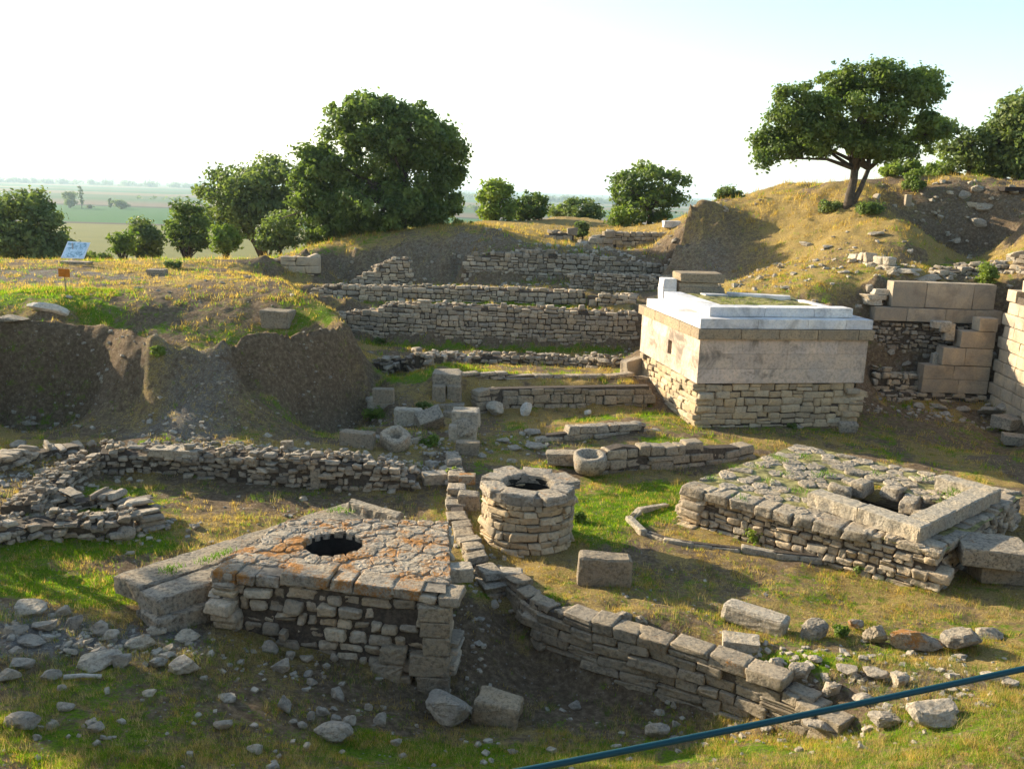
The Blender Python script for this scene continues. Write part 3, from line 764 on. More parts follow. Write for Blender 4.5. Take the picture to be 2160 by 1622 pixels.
# bedding under the paving, open over the shaft
bed = MB(); Q = [wfl + (.06, .06, 0), wfr + (-.06, .06, 0), wbr + (-.06, -.06, 0), wbl + (.06, -.06, 0)]
nn = 60; vs = [bilin(Q, i / nn, j / nn) - (0, 0, .022) for j in range(nn + 1) for i in range(nn + 1)]
vs = np.array(vs); fs = []
for j in range(nn):
    for i in range(nn):
        c4 = vs[[j * (nn + 1) + i, j * (nn + 1) + i + 1, (j + 1) * (nn + 1) + i + 1, (j + 1) * (nn + 1) + i]]
        if np.hypot(*(c4.mean(0) - hole)[:2]) > HR + .02: fs.append((j * (nn + 1) + i, j * (nn + 1) + i + 1, (j + 1) * (nn + 1) + i + 1, (j + 1) * (nn + 1) + i))
bed.add(vs, np.array(fs)); bed.build('bedding', M_dust, wb)
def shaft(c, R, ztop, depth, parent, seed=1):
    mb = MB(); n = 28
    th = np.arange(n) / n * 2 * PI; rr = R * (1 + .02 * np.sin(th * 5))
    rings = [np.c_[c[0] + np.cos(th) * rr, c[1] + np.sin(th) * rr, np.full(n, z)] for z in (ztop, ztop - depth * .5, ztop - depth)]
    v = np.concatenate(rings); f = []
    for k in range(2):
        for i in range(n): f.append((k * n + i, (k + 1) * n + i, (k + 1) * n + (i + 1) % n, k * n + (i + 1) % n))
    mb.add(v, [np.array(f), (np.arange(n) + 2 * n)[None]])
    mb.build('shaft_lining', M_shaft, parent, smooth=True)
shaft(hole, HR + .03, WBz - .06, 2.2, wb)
def ring(mb, c, Ri, Ro, z, thick, seed, n=15, T=T6, jit=.05, lump=.12):
    r = np.random.default_rng(seed); a = 0
    ws = r.uniform(.7, 1.3, n); ws = ws / ws.sum() * 2 * PI
    for w in ws:
        am = a + w / 2; a += w; ro = Ro * r.uniform(.9, 1.08); rm = (Ri + ro) / 2
        stone(mb, (c[0] + math.cos(am) * rm, c[1] + math.sin(am) * rm, z - thick / 2 + r.normal(0, .012)), (ro - Ri, w * rm * .97, thick), rotm(am, r.normal(0, .03), r.normal(0, .04)), rnd=.3, jit=jit, T=T, r=r, lump=lump)
pv = MB(); Q = [wfl + (.0, .36, 0), wfr + (0, .36, 0), wbr + (0, 0, 0), wbl + (0, 0, 0)]
flag_cells(pv, Q, .40, .12, 12, hole=hole, hr=HR, ring_n=16, rag=.009, gap=.005, bev=.014)
pv.build('paving', M_lichen, wb, smooth=False)
qn = MB(); r_ = np.random.default_rng(18); z = -.72
for k, h in enumerate((.34, .36, .30, .26, .24)):
    w = (.5, .62, .42, .46, .5)[k]; stone(qn, (wfr[0] - w / 2 + .03, wfr[1] + .17, z + h / 2), (w, .46, h - .015), rotm(r_.normal(0, .015)), rnd=.12, jit=.02, T=T8, r=r_, lump=.025); z += h
for (dx, z_, w, h) in ((.95, -.42, .5, .34), (.85, -.1, .42, .28)):
    stone(qn, (wfr[0] - dx, wfr[1] + .2 + .06 * dx, z_), (w, .46, h), rotm(-.1), rnd=.3, jit=.03, T=T8, r=r_, lump=.06)
qn.build('corner_stones', M_block, wb, smooth=False)
cs = MB()
# heavy cap stones along the front edge
d = wfr - wfl; L = np.linalg.norm(d); a0 = math.atan2(d[1], d[0]); r_ = np.random.default_rng(8); t = .02
for w, h, hi in [(.42, .22, .0), (.3, .16, -.02), (.4, .17, -.03), (.82, .2, .07), (.38, .19, .04), (.62, .2, .03), (.45, .16, 0), (.62, .36, .0)]:
    c = wfl + d * ((t + w / 2) / L); t += w
    if t > L + .2: break
    stone(cs, (c[0], c[1] + .2, WBz - h / 2 + hi), (w - .02, .46 + r_.uniform(-.04, .05), h), rotm(a0 + r_.normal(0, .02), r_.normal(0, .02), r_.normal(0, .02)), rnd=.2, jit=.03, T=T8, r=r_, lump=.06)
cs.build('cap_stones', M_lichen, wb, smooth=True)

# the long slab stretching left of the block
def slab_w(name, label, corners, z1, thick, mat, cat='stone slab', group=None, seed=1, rot=None, notch=None, build=True, n=9, rough=.012):
    """thick stone slab over 4 plan corners (world xy), subdivided and chipped"""
    r = np.random.default_rng(seed); C4 = [np.array([c[0], c[1], 0.0]) for c in corners]
    l1 = np.linalg.norm(C4[1] - C4[0]); l2 = np.linalg.norm(C4[3] - C4[0])
    def ticks(l):
        e = min(.03 / l, .1); return np.r_[0, e, np.linspace(e, 1 - e, max(3, int(l / .11)))[1:-1], 1 - e, 1]
    mb = MB(); us = ticks(l1); ut = ticks(l2); m = len(us); mt = len(ut); z1 = np.broadcast_to(np.asarray(z1, float), (4,))
    def zc(s, t): return z1[0] * (1 - s) * (1 - t) + z1[1] * s * (1 - t) + z1[2] * s * t + z1[3] * (1 - s) * t
    top = []; bot = []
    for t in ut:
        for s in us:
            p = bilin(C4, s, t); e = 0
            if s in (0, 1) or t in (0, 1): e = .014 + abs(r.normal(0, rough * 1.3))
            top.append((p[0] + r.normal(0, rough), p[1] + r.normal(0, rough), zc(s, t) - e + r.normal(0, rough * .5)))
            bot.append((p[0] + r.normal(0, rough), p[1] + r.normal(0, rough), zc(s, t) - thick + r.normal(0, rough)))
    idx = np.arange(m * mt).reshape(mt, m)
    f = [np.stack([idx[:-1, :-1], idx[:-1, 1:], idx[1:, 1:], idx[1:, :-1]], -1).reshape(-1, 4)]
    f.append(np.stack([idx[:-1, :-1], idx[1:, :-1], idx[1:, 1:], idx[:-1, 1:]], -1).reshape(-1, 4) + m * mt * 2)
    edge = list(idx[0, :-1]) + list(idx[:-1, -1]) + list(idx[-1, ::-1][:-1]) + list(idx[::-1, 0][:-1])
    k = len(edge); top = np.array(top); bot = np.array(bot)
    mid = (top[edge] * .5 + bot[edge] * .5) + r.normal(0, rough * 1.2, (k, 3))
    v = np.concatenate([top, mid, bot]) if False else np.concatenate([top, np.zeros((0, 3)), bot])
    f[1] = f[1] - m * mt
    base = len(v); v = np.concatenate([v, mid]); E = np.array(edge)
    kk = np.arange(k); k2 = (kk + 1) % k
    f.append(np.stack([E[kk], base + kk, base + k2, E[k2]], -1)); f.append(np.stack([base + kk, E[kk] + m * mt, E[k2] + m * mt, base + k2], -1))
    mb.add(v, [np.concatenate(f)])
    if not build: return mb
    o = mb.build(name, mat, smooth=False); tag(o, label, cat, group); return o
M_kerb = rock_mat('tan_kerb', [(.40,.345,.26),(.44,.38,.29)], dark=.5, bump=1.4)
# long low footing slabs left of the well block
ls = empty('footing_slabs', hit(400, 1260), 'long grey slab footing running out to the left from under the well block', 'footing')
a, b = W(262, 1212, z=.62), W(520, 1130, z=.66); cc, dd = W(478, 1190, z=.66), W(325, 1262, z=.62)
c2, d2 = W(300, 1232, z=.6), W(700, 1060, z=.66)
far_a, far_b = W(240, 1215, z=.6), W(738, 1052, z=.66)
mid_a, mid_b = W(300, 1250, z=.6), W(560, 1140, z=.64)
k1 = slab_w('', '', [far_a, W(295, 1240, z=.6), W(820, 1075, z=.66), far_b], .62, .3, None, build=False, seed=2, rough=.012); k1.build('rear_slab', M_slab, ls)
k2 = slab_w('', '', [W(292, 1246, z=.6), W(332, 1266, z=.6), W(600, 1176, z=.62), W(560, 1150, z=.62)], .6, .28, None, build=False, seed=3, rough=.012); k2.build('front_slab', M_slab, ls)
k3 = slab_w('', '', [W(290, 1285, z=.3), W(335, 1312, z=.3), W(600, 1225, z=.32), W(600, 1190, z=.32)], .32, .35, None, build=False, seed=5, rough=.015); k3.build('footing_course', M_slab, ls)
kb = slab_w('', '', [W(735, 1060, z=.8), W(742, 1052, z=.8), W(850, 1082, z=.8), W(838, 1092, z=.8)], .82, .5, None, build=False, seed=7, n=8, rough=.01); kb.build('rear_kerb', M_slab, ls)

# ------------------------------------------------------------------ 2. round well
wc = W(1115, 1018, z=1.22); wr = .93
rw = empty('round_well', (wc[0], wc[1], gz(wc[0], wc[1])), 'round well of rough masonry with a dark opening, standing beside the kerb wall', 'well')
mb, core = MB(), MB(); n = 40
path = [(wc[0] + math.cos(t) * wr, wc[1] + math.sin(t) * wr, -.02, 1.12) for t in np.linspace(PI, -PI, n)][::-1]
masonry(mb, core, path, .38, ch=.17, sw=.33, seed=21, back=False, ragged=.006, rnd=.3, jit=.04, lump=.1, wob=.018, T=T6, gap=.015, big=.15)
mb.build('drum', M_warmrub, rw, smooth=True); core.build('mortar_core', M_core, rw)
mb = MB(); n = 12; tp = [np.array([wc[0] + a_ * 1.6, wc[1] + b_ * 1.6, 1.235]) for a_, b_ in ((-1, -1), (1, -1), (1, 1), (-1, 1))]
ring(mb, wc, .50, 1.0, 1.235, .17, 23, n=8, T=T8, jit=.04, lump=.05)
th = np.linspace(0, 2 * PI, 41)[:-1]; k = np.arange(40); an = MB()
an.add(np.concatenate([np.c_[wc[0] + np.cos(th) * q, wc[1] + np.sin(th) * q, np.full(40, z_)] for q, z_ in ((.5, 1.05), (.515, 1.205), (.93, 1.205), (.95, 1.05))]), np.concatenate([np.stack([k + a_ * 40, (k + 1) % 40 + a_ * 40, (k + 1) % 40 + a_ * 40 + 40, k + a_ * 40 + 40], -1) for a_ in range(3)]))
an.build('rim_mortar', M_dust, rw)
mb.build('rim_stones', M_rim, rw, smooth=False)
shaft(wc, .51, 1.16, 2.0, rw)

# ------------------------------------------------------------------ 3. stone platform with the kerb frame
pa, pb_, pc_, pd_ = W(1437, 1022, z=.82), W(1680, 934, z=.82), W(2075, 1040, z=.82), W(1985, 1165, z=.80)
pc_ = pd_ + (pb_ - pa) * .98
pf = empty('stone_platform', ((pa[0] + pc_[0]) / 2, (pa[1] + pc_[1]) / 2, 0), 'low square masonry platform with grassy paved top on the right court', 'platform')
mb, core = MB(), MB()
fp = []
for k in range(11):
    s_ = k / 10; p = pa * (1 - s_) + pd_ * s_; fp.append((p[0], p[1], gz(p[0] - .1, p[1] - .1) - .05 - .12 * s_, .74))
masonry(mb, core, fp, .5, ch=.16, sw=.30, seed=31, back=False, ragged=.012, rnd=.35, jit=.045, lump=.12, wob=.025, T=T6, under=.2)
mb.build('left_face', M_rubble, pf, smooth=True)
mb = MB(); masonry(mb, core, [(pd_[0], pd_[1] + .1, -.1, .74), (pc_[0], pc_[1], .0, .74)], .5, ch=.16, sw=.32, seed=32, back=False, ragged=.02, wob=.04)
mb.build('right_face', M_rubble, pf, smooth=True)
mb = MB(); masonry(mb, core, [(pb_[0], pb_[1], 0, .74), (pa[0], pa[1], 0, .74)], .5, ch=.16, sw=.32, seed=33, back=False, ragged=.02)
mb.build('rear_face', M_rubble, pf, smooth=True)
core.build('mortar_core', M_core, pf)
Q = [pa, pd_, pc_, pb_]
# pit under the kerb frame
kF, kL, kR, kB = W(1941, 1113, z=1.12), W(1712, 1041, z=1.09), W(2114, 1031, z=1.12), W(1998, 997, z=1.12)
eu = (kL - kF); eu /= np.linalg.norm(eu); ev = (kR - kF); LV = np.linalg.norm(ev); ev /= LV
LU = float(np.linalg.norm(kL - kF))
pitc = kF + eu * (LU * .62) + ev * (LV * .42)
def in_pit(c, m=0.0):
    d = (np.asarray(c) - kF)[:2]; M2 = np.array([eu[:2], ev[:2]]).T; u, v = np.linalg.solve(M2, d)
    return .45 - m < u < LU + .25 + m and .45 - m < v < LV * .72 + m
nn = 56; vs = np.array([bilin(Q, i / nn, j / nn) - (0, 0, .05) for j in range(nn + 1) for i in range(nn + 1)]); fs = []
for j in range(nn):
    for i in range(nn):
        q4 = (j * (nn + 1) + i, j * (nn + 1) + i + 1, (j + 1) * (nn + 1) + i + 1, (j + 1) * (nn + 1) + i)
        if not in_pit(vs[list(q4)].mean(0)): fs.append(q4)
vs[:, 2] += (fbm(vs[:, 0] * 2, vs[:, 1] * 2, 77, 3) - .5) * .08
bed = MB(); bed.add(vs, np.array(fs)); bed.build('earth_top', M_fill, pf, smooth=True)
pv = MB(); flag_cells(pv, [q - (0, 0, .015) for q in Q], .42, .12, 35, skip=lambda c: in_pit(np.r_[c, 0], .08), rag=.018, fill=.72, gap=.014, bev=.02)
pv.build('paving', M_slab, pf, smooth=False)
cs = MB(); dvec = pd_ - pa; L = np.linalg.norm(dvec); t = 0; r_ = np.random.default_rng(9); a0 = math.atan2(dvec[1], dvec[0])
while t < L * .74:
    w = r_.uniform(.38, .62); c = pa + dvec * ((t + w / 2) / L); t += w
    stone(cs, c + np.array([math.sin(-a0) * -.0 + .12, .14, -.10]), (w - .03, .60, .22), rotm(a0 + r_.normal(0, .03), r_.normal(0, .03), r_.normal(0, .03)), rnd=.25, jit=.03, T=T8, r=r_, lump=.08)
cs.build('edge_stones', M_slab, pf, smooth=True)
kerb = MB()
def kb_slab(p, q, wdt, z, th, seed):
    d = (q - p)[:2]; l = np.linalg.norm(d); d /= l; nrm = np.array([-d[1], d[0]])
    if np.dot(nrm, (pitc - p)[:2]) < 0: nrm = -nrm
    c = [p[:2], q[:2], q[:2] + nrm * wdt, p[:2] + nrm * wdt]
    m = slab_w('', '', c if (d[0] * nrm[1] - d[1] * nrm[0]) > 0 else c[::-1], z, th, None, build=False, seed=seed, n=8, rough=.008)
    for v_, f_ in zip(m.v, m.f): kerb.add(v_, f_)
kb_slab(kF + ev * .0, kF + eu * LU * .55, .44, 1.12, .3, 1); kb_slab(kF + eu * (LU * .55 + .01), kL + eu * .08, .44, 1.105, .3, 2)
kb_slab(kF + ev * .47, kR - ev * .02, .46, 1.115, .3, 3)
kbd = kB - kR; kb_slab(kR + ev * .0 + kbd * .0, kR + eu * 1.25, .42, 1.12, .28, 4)
kerb.build('kerb_frame', M_kerb, pf)
ins = MB(); r_ = np.random.default_rng(14)
for u, v, sz, z in [(.45,.9,(.5,.35,.25),.62),(.25,.8,(.45,.3,.2),.55),(.7,1.0,(.5,.4,.3),.68),(1.0,.85,(.55,.35,.3),.7),(.9,.2,(.3,.3,.3),.5),(.5,.4,(.7,.3,.2),.35),(.2,.5,(.3,.25,.2),.4),(.1,.75,(.3,.3,.25),.5),(1.05,.5,(.3,.5,.3),.72),(.75,.6,(.5,.35,.2),.3)]:
    c = kF + eu * (.45 + u * (LU - .3)) + ev * (.45 + v * (LV * .72 - .45)); c[2] = z
    stone(ins, c, sz, rotm(r_.uniform(-.3, .3) + math.atan2(ev[1], ev[0]), r_.normal(0, .1), r_.normal(0, .1)), rnd=.25, jit=.04, T=T6, r=r_, lump=.12)
ins.build('pit_stones', M_slab, pf, smooth=True)
pl = MB(); c4 = [kF + eu * .3 + ev * .3, kF + eu * .3 + ev * LV * .8, kF + eu * (LU + .4) + ev * LV * .8, kF + eu * (LU + .4) + ev * .3]
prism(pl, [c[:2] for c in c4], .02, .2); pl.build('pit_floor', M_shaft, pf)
# thin kerb walls in the court, in front of the platform
wall('court_kerb', 'thin pale kerb curving through the grass in front of the square platform', [(1392,1066,1061),(1345,1076,1068),(1318,1098,1086),(1345,1126,1114),(1420,1148,1136),(1560,1166,1153),(1660,1182,1163),(1760,1195,1172),(1832,1206,1183)], .16, M_kerb, cat='kerb', ch=.30, sw=.75, seed=36, back=False, ragged=.0, wob=.004, lump=.015, rnd=.2, gap=.004, jit=.02, hvar=.02, big=0, T=T6, cap=False, under=.12)

# ------------------------------------------------------------------ 4. podium with marble steps
pod = empty('stone_podium', tuple(PD(PDW / 2, PDD / 2, 0)), 'tall square masonry podium with pinkish ashlar sides and stepped white marble top', 'podium')
def corner_ring(z0, z1, inset, th, course_h, bw, part, mat, seed, rnd=.08, jit=.006, lump=0.0, T=T3, gap=.006, ragged=0, sides='FLRB', wob=.0, rub=False, skipL=None):
    mb, core = MB(), MB()
    A_ = [(inset, inset), (PDW - inset, inset), (PDW - inset, PDD - inset), (inset, PDD - inset)]
    S_ = {'F': (A_[0], A_[1]), 'R': (A_[1], A_[2]), 'B': (A_[2], A_[3]), 'L': (A_[3], A_[0])}
    for i, k in enumerate(sides):
        p, q = S_[k]; p, q = PD(*p), PD(*q); m2, c2 = MB(), MB()
        u = (q - p)[:2]; u /= np.linalg.norm(u)
        if not rub and k in 'FB': pass
        if not rub and k in 'LR': p = p.copy(); q = q.copy(); p[:2] += u * th; q[:2] -= u * th
        if rub:
            masonry(mb, core, [(p[0], p[1], z0, z1), (q[0], q[1], z0, z1)], th, ch=course_h, sw=bw, seed=seed + i, back=False, ragged=.002, rnd=rnd, jit=jit, lump=lump, T=T, gap=gap, wob=wob, under=.12, cap=False)
        else:
            L = np.linalg.norm((q - p)[:2]); r = np.random.default_rng(seed + i); z = z0; row = 0
            a = math.atan2(u[1], u[0]); nrm = np.array([-u[1], u[0]])
            while z < z1 - .02:
                h = min(course_h, z1 - z); t = 0; first = row % 2
                if z1 - (z + h) < course_h * .4: h = z1 - z
                while t < L - .01:
                    w = bw * r.uniform(.75, 1.3)
                    if t == 0 and first: w *= .5
                    if L - t - w < bw * .45: w = L - t
                    nich = skipL and k == 'L' and row == 1
                    if nich and t < skipL[0] and t + w > skipL[0] - .3: w = skipL[0] - t
                    if not (nich and abs(t - skipL[0]) < .01):
                        c = p[:2] + u * (t + w / 2) + nrm * th / 2
                        stone(mb, (c[0], c[1], z + h / 2), (w - gap, th + r.uniform(-.006, .006), h - gap), rotm(a), rnd=rnd, jit=jit, T=T, r=r, lump=lump)
                    else: w = skipL[1]
                    t += w
                z += h; row += 1
    mb.build(part, mat, pod, smooth=rub)
    return core
cr = corner_ring(-.05, 1.42, .10, .5, .225, .50, 'rubble_base', M_warmrub, 41, rnd=.25, jit=.025, lump=.05, T=T4, gap=.012, wob=.012, rub=True)
cr.build('mortar_core', M_core, pod)
corner_ring(1.42, 2.80, .02, .5, .46, 1.75, 'ashlar_courses', M_podash, 45, rnd=.02, jit=.003, gap=.004, skipL=(PDD * .42, .36))
mb = MB(); c = PD(PDW / 2, PDD / 2, 1.65); stone(mb, c, (PDW - .6, PDD - .6, 2.9), rotm(math.atan2(e1[1], e1[0])), rnd=.02, jit=0, T=T3, lump=0)
mb.build('inner_fill', M_ashlar, pod)
corner_ring(2.80, 3.13, -.10, .62, .33, 1.1, 'cornice', M_cornice, 51, rnd=.10, jit=.01, gap=.014)
corner_ring(3.13, 3.44, -.04, .62, .31, 1.55, 'lower_marble_step', M_marble, 55, rnd=.08, jit=.012, gap=.008, sides='FLR')
corner_ring(3.44, 3.74, .42, .62, .30, 1.7, 'upper_marble_step', M_marble, 59, rnd=.08, jit=.012, gap=.010, sides='FL')
def podbox(a, b, z, size, rz=0, rr=.08):
    mb = MB(); stone(mb, PD(a, b, z), size, rotm(math.atan2(e1[1], e1[0]) + rz), rnd=rr, jit=.008, T=T4, lump=.02)
    mb.build('marble_fragment', M_marble, pod)
podbox(PDW - 1.75, PDD - 1.2, 3.55, (2.2, .45, .32), -.42); podbox(PDW - 3.3, PDD - .95, 3.52, (.9, .45, .3), .05); podbox(PDW - .5, 2.4, 3.52, (.3, 2.6, .2), .0)
mb = MB(); nn = 40; vs = np.array([PD(.95 + (PDW - 1.2) * i / nn, .95 + (PDD - 1.2) * j / nn, 3.5 + .10 * vnoise(i * .35, j * .35, 3) + .05 * j / nn) for j in np.arange(nn + 1.) for i in np.arange(nn + 1.)])
idx = np.arange((nn + 1) ** 2).reshape(nn + 1, nn + 1)
mb.add(vs, np.stack([idx[:-1, :-1], idx[:-1, 1:], idx[1:, 1:], idx[1:, :-1]], -1).reshape(-1, 4)); mb.build('earth_fill', M_fill, pod, smooth=True)
# two thick slabs stacked behind it
sb = W(1472, 612, Y=PD(0, PDD)[1] + .9)
base = np.array([sb[0], sb[1], 3.35])
for i, (nm, lb, dz, w, dx) in enumerate([('foundation_slab', 'tan stone slab lying at the rear of the podium, under another slab', 0, 1.75, 0), ('foundation_slab', 'brown stone slab stacked on top of a tan slab at the rear of the podium', .50, 1.70, -.02)]):
    m = MB(); stone(m, (sb[0] + dx, sb[1], 3.62 + dz), (w, 1.0, .36), rotm(.12), rnd=.25, jit=.02, T=T8, r=np.random.default_rng(70 + i), lump=.04)
    tag(m.build(nm, M_cornice, smooth=False), lb, 'slab', 'slabs stacked behind the podium')
m = MB(); stone(m, (sb[0] - .1, sb[1], 3.86), (1.5, .8, .16), rotm(.12), rnd=.2, jit=.01, T=T4, lump=.04); stone(m, (sb[0] - .1, sb[1], 3.22), (1.8, .95, .5), rotm(.12), rnd=.2, jit=.01, T=T4, lump=.04)
tag(m.build('packing_stones', M_rubble), 'low packing stones wedged between and under the two stacked slabs', 'packing stones')
m = MB(); q = W(1403, 592, Y=sb[1] - .3); stone(m, (q[0] + .1, q[1], 3.9), (.5, .7, .35), rotm(.1), rnd=.1, jit=.01, T=T4, lump=.04)
stone(m, (q[0] + .1, q[1], 3.5), (.5, .7, .45), rotm(.1), rnd=.1, jit=.01, T=T4, lump=.04)
tag(m.build('marble_block', M_marble), 'small white marble block left of the stacked tan slabs', 'block')

# ------------------------------------------------------------------ 5. retaining walls on the right
def ashlar_box_row(mb, p, q, z0, z1, th, ws, r, rnd=.05, jit=.004, gap=.012):
    """blocks from p to q (xy), body to the left of p->q"""
    p = np.array(p[:2], float); q = np.array(q[:2], float); L = np.linalg.norm(q - p); u = (q - p) / L; nrm = np.array([-u[1], u[0]]); t = 0
    ws = np.array(ws, float) / sum(ws) * L
    for w in ws:
        c = p + u * (t + w / 2) + nrm * th / 2; t += w
        stone(mb, (c[0], c[1], (z0 + z1) / 2), (w - gap, th, z1 - z0 - gap), rotm(math.atan2(u[1], u[0])), rnd=rnd, jit=jit, T=T4, r=r, lump=.01)
r = np.random.default_rng(90)
rt = empty('terrace_wall', ((TW0[0] + TW1[0]) / 2, 33, 0), 'retaining wall of rubble topped by two courses of big tan blocks, right of the podium', 'wall')
ua, ub = W(1878, 655, Y=32.9), W(2096, 655, Y=32.9); la, lb = W(1843, 680, Y=32.75), W(2112, 680, Y=32.75)
zt = W(1900, 594, Y=32.9)[2]; zm = W(1900, 648, Y=32.9)[2]; zl = W(1900, 678, Y=32.75)[2]
mb = MB(); ashlar_box_row(mb, ua, ub, zm + .004, zt, .6, [1.15, 1.6, .75], r); mb.build('upper_course', M_wallblock, rt)
mb = MB(); ashlar_box_row(mb, la, lb, zl, zm - .004, .75, [1.1, 1.3, 1.0, .9], r); mb.build('lower_course', M_wallblock, rt)
mb, core = MB(), MB()
masonry(mb, core, [(la[0] + .05, la[1] + .12, .05, zl), (lb[0], lb[1] + .12, .05, zl)], .7, ch=.19, sw=.27, seed=91, back=False, ragged=.0, rnd=.5, jit=.07, lump=.2, wob=.06, T=T6, cap=False, gap=.04)
mb.build('rubble_face', M_rubgrey, rt, smooth=True); core.build('mortar_core', M_core, rt)
mb = MB(); q = W(1850, 612, Y=33.3); stone(mb, (q[0] - .1, q[1], zm + .3), (.75, .6, .18), rotm(.2), rnd=.2, jit=.02, T=T6, r=r); stone(mb, (q[0] - .15, q[1], zm + .12), (.6, .6, .2), rotm(0), rnd=.2, jit=.02, T=T6, r=r); stone(mb, (q[0] + .2, q[1] + .2, zm + .5), (.6, .6, .2), rotm(0), rnd=.2, jit=.02, T=T6, r=r)
mb.build('end_stones', M_paleslab, rt, smooth=True)
st = empty('stepped_wall', W(2020, 830, z=.4), 'tan ashlar wall with a stepped left edge in front of the rubble face', 'wall')
Ys = 31.6; mb = MB()
for (x0, x1, yt, yb) in [(1946,2086,772,830),(1988,2094,735,772),(2027,2100,700,735),(2066,2106,672,700)]:
    p, q = W(x0, (yt + yb) / 2, Y=Ys), W(x1, (yt + yb) / 2, Y=Ys); z1 = W((x0 + x1) / 2, yt, Y=Ys)[2]; z0 = W((x0 + x1) / 2, yb, Y=Ys)[2]
    if yb - yt > 50:
        zc = (z0 + z1) / 2; ashlar_box_row(mb, p, q, z0, zc, .55, [1.1, .9], r, gap=.008); z0 = zc
    ashlar_box_row(mb, p, q, z0, z1, .55, [1.0] if x1 - x0 < 90 else [1.0, 1.2], r, gap=.008)
mb.build('step_blocks', M_wallblock, st)
mb, core = MB(), MB(); zf = W(2000, 830, Y=Ys)[2]
for px_ in (1,):
    p, q = W(1856, 840, Y=Ys - .02), W(2100, 840, Y=Ys - .02)
    masonry(mb, core, [(p[0], p[1] - .05, 0, zf), (q[0], q[1] - .05, 0, zf)], .7, ch=.2, sw=.38, seed=93, back=False, ragged=.0, rnd=.45, jit=.06, lump=.18, wob=.07, T=T6, cap=False, under=.1)
p, q = W(1846, 800, Y=Ys + .3), W(1948, 800, Y=Ys + .3)
masonry(mb, core, [(p[0], p[1], zf - .05, zf + .75), (p[0] * .5 + q[0] * .5, q[1], zf - .05, zf + .55), (q[0], q[1], zf - .05, zf + .6)], .7, ch=.2, sw=.3, seed=94, back=False, ragged=.08, rnd=.5, jit=.07, lump=.2, wob=.06, T=T6)
mb.build('rubble_footing', M_rubble, st, smooth=True); core.build('mortar_core', M_core, st)
mb = MB(); 
for (x_, y_, sz) in [(2000,700,(.35,.4,.62)),(2030,715,(.35,.4,.6)),(1985,685,(.7,.4,.25)),(1973,760,(.3,.3,.6)),(1990,640+50,(.4,.4,.3))]:
    q = W(x_, y_, Y=Ys + .45); stone(mb, q, sz, rotm(r.normal(0, .1), 0, r.normal(0, .06)), rnd=.2, jit=.03, T=T6, r=r)
mb.build('upright_stones', M_boulder, st, smooth=True)
# long lit wall running towards the camera
lw = empty('buttress_wall', LW0, 'tall pale sunlit block wall with a small arched hole, right end of the ruin', 'wall')
mb = MB(); du = (LW1 - LW0)[:2]; du /= np.linalg.norm(du); far_ = W(2108, 700, Y=31.4)[:2]; near_ = W(2240, 800, Y=26.5)[:2]
zt_ = [W(2108, 600, Y=33.2)[2]]
d = near_ - far_; L = np.linalg.norm(d); z = 0.0; row = 0; a = math.atan2(d[1], d[0]); nrm = np.array([-d[1], d[0]]) / L
while z < 5.2:
    h = .42; t = -.3 * (row % 2)
    while t < L:
        w = r.uniform(.7, 1.1); tc = t + w / 2; t += w
        topz = 4.35 if tc < .5 else (4.7 if tc < 1.2 else 5.15)
        if z + h * .6 > topz: continue
        if row == 9 and .3 < tc < 1.0:
            continue
        c = far_ + d * (tc / L) + nrm * .35 + nrm * (z * .05)
        stone(mb, (c[0], c[1], z + h / 2), (w - .015, .7, h - .015), rotm(a), rnd=.12, jit=.012, T=T4, r=r, lump=.02)
    z += h; row += 1
mb.build('wall_blocks', M_ashlar, lw)
core = MB(); c = (far_ + near_) / 2 + nrm * .55; stone(core, (c[0], c[1], 2.0), (L - .4, .6, 4.0), rotm(a), rnd=.02, jit=0, T=T3, lump=0); core.build('mortar_core', M_core, lw)

# ------------------------------------------------------------------ 6. long terrace walls
def wz(name, label, rows, **kw):
    """rows px, py_foot, py_top, Y"""
    path = []
    for a, b, c, Y in rows:
        f = W(a, b, Y=Y); t = W(a, c, Y=Y); path.append((f[0], f[1], f[2], t[2]))
    return wallw(name, label, path, **kw)
wz('terrace_wall', 'longest and tallest rubble wall, spanning from the earth cliff to the podium', ROWS1, th=.8, group=WALLG, ch=.215, sw=.38, seed=101, back=False, T=T4, ragged=.07, mat=M_rubble)
wz('terrace_wall', 'second rubble wall, just behind and above the longest wall', ROWS2, th=.8, group=WALLG, ch=.22, sw=.38, seed=102, back=False, T=T4, ragged=.07)
wz('terrace_wall', 'short low rubble wall reaching the podium rear corner from a pale upright block', [(1262,657,622,40.3),(1345,660,622,40.3)], th=.7, group=WALLG, ch=.22, sw=.38, seed=103, back=False, T=T4)
wz('wall_block', 'pale upright block at the gap between two far rubble walls', [(1236,655,622,40.6),(1264,657,624,40.6)], th=.5, cat='block', ch=.62, sw=.55, seed=104, back=False, T=T6, mat=M_ashlar, ragged=0, lump=.05)
wz('terrace_wall', 'grey rubble wall below the far earth bank, rear row of the ruin', ROWS3, th=.8, group=WALLG, ch=.23, sw=.42, seed=105, back=False, T=T4, ragged=.1, mat=M_rubgrey)
wz('terrace_wall', 'short grey rubble wall crossing in front of the rear row', [(1203,612,578,43.6),(1250,612,576,43.6)], th=.6, group=WALLG, ch=.18, sw=.34, seed=106, back=False, T=T4, mat=M_rubgrey)
wz('terrace_wall', 'grey rubble wall stub with a dark end, near the slabs behind the podium', [(1256,614,580,43.0),(1340,612,582,43.0),(1425,610,585,43.0)], th=.9, group=WALLG, ch=.17, sw=.32, seed=107, back=False, T=T4, mat=M_rubgrey)
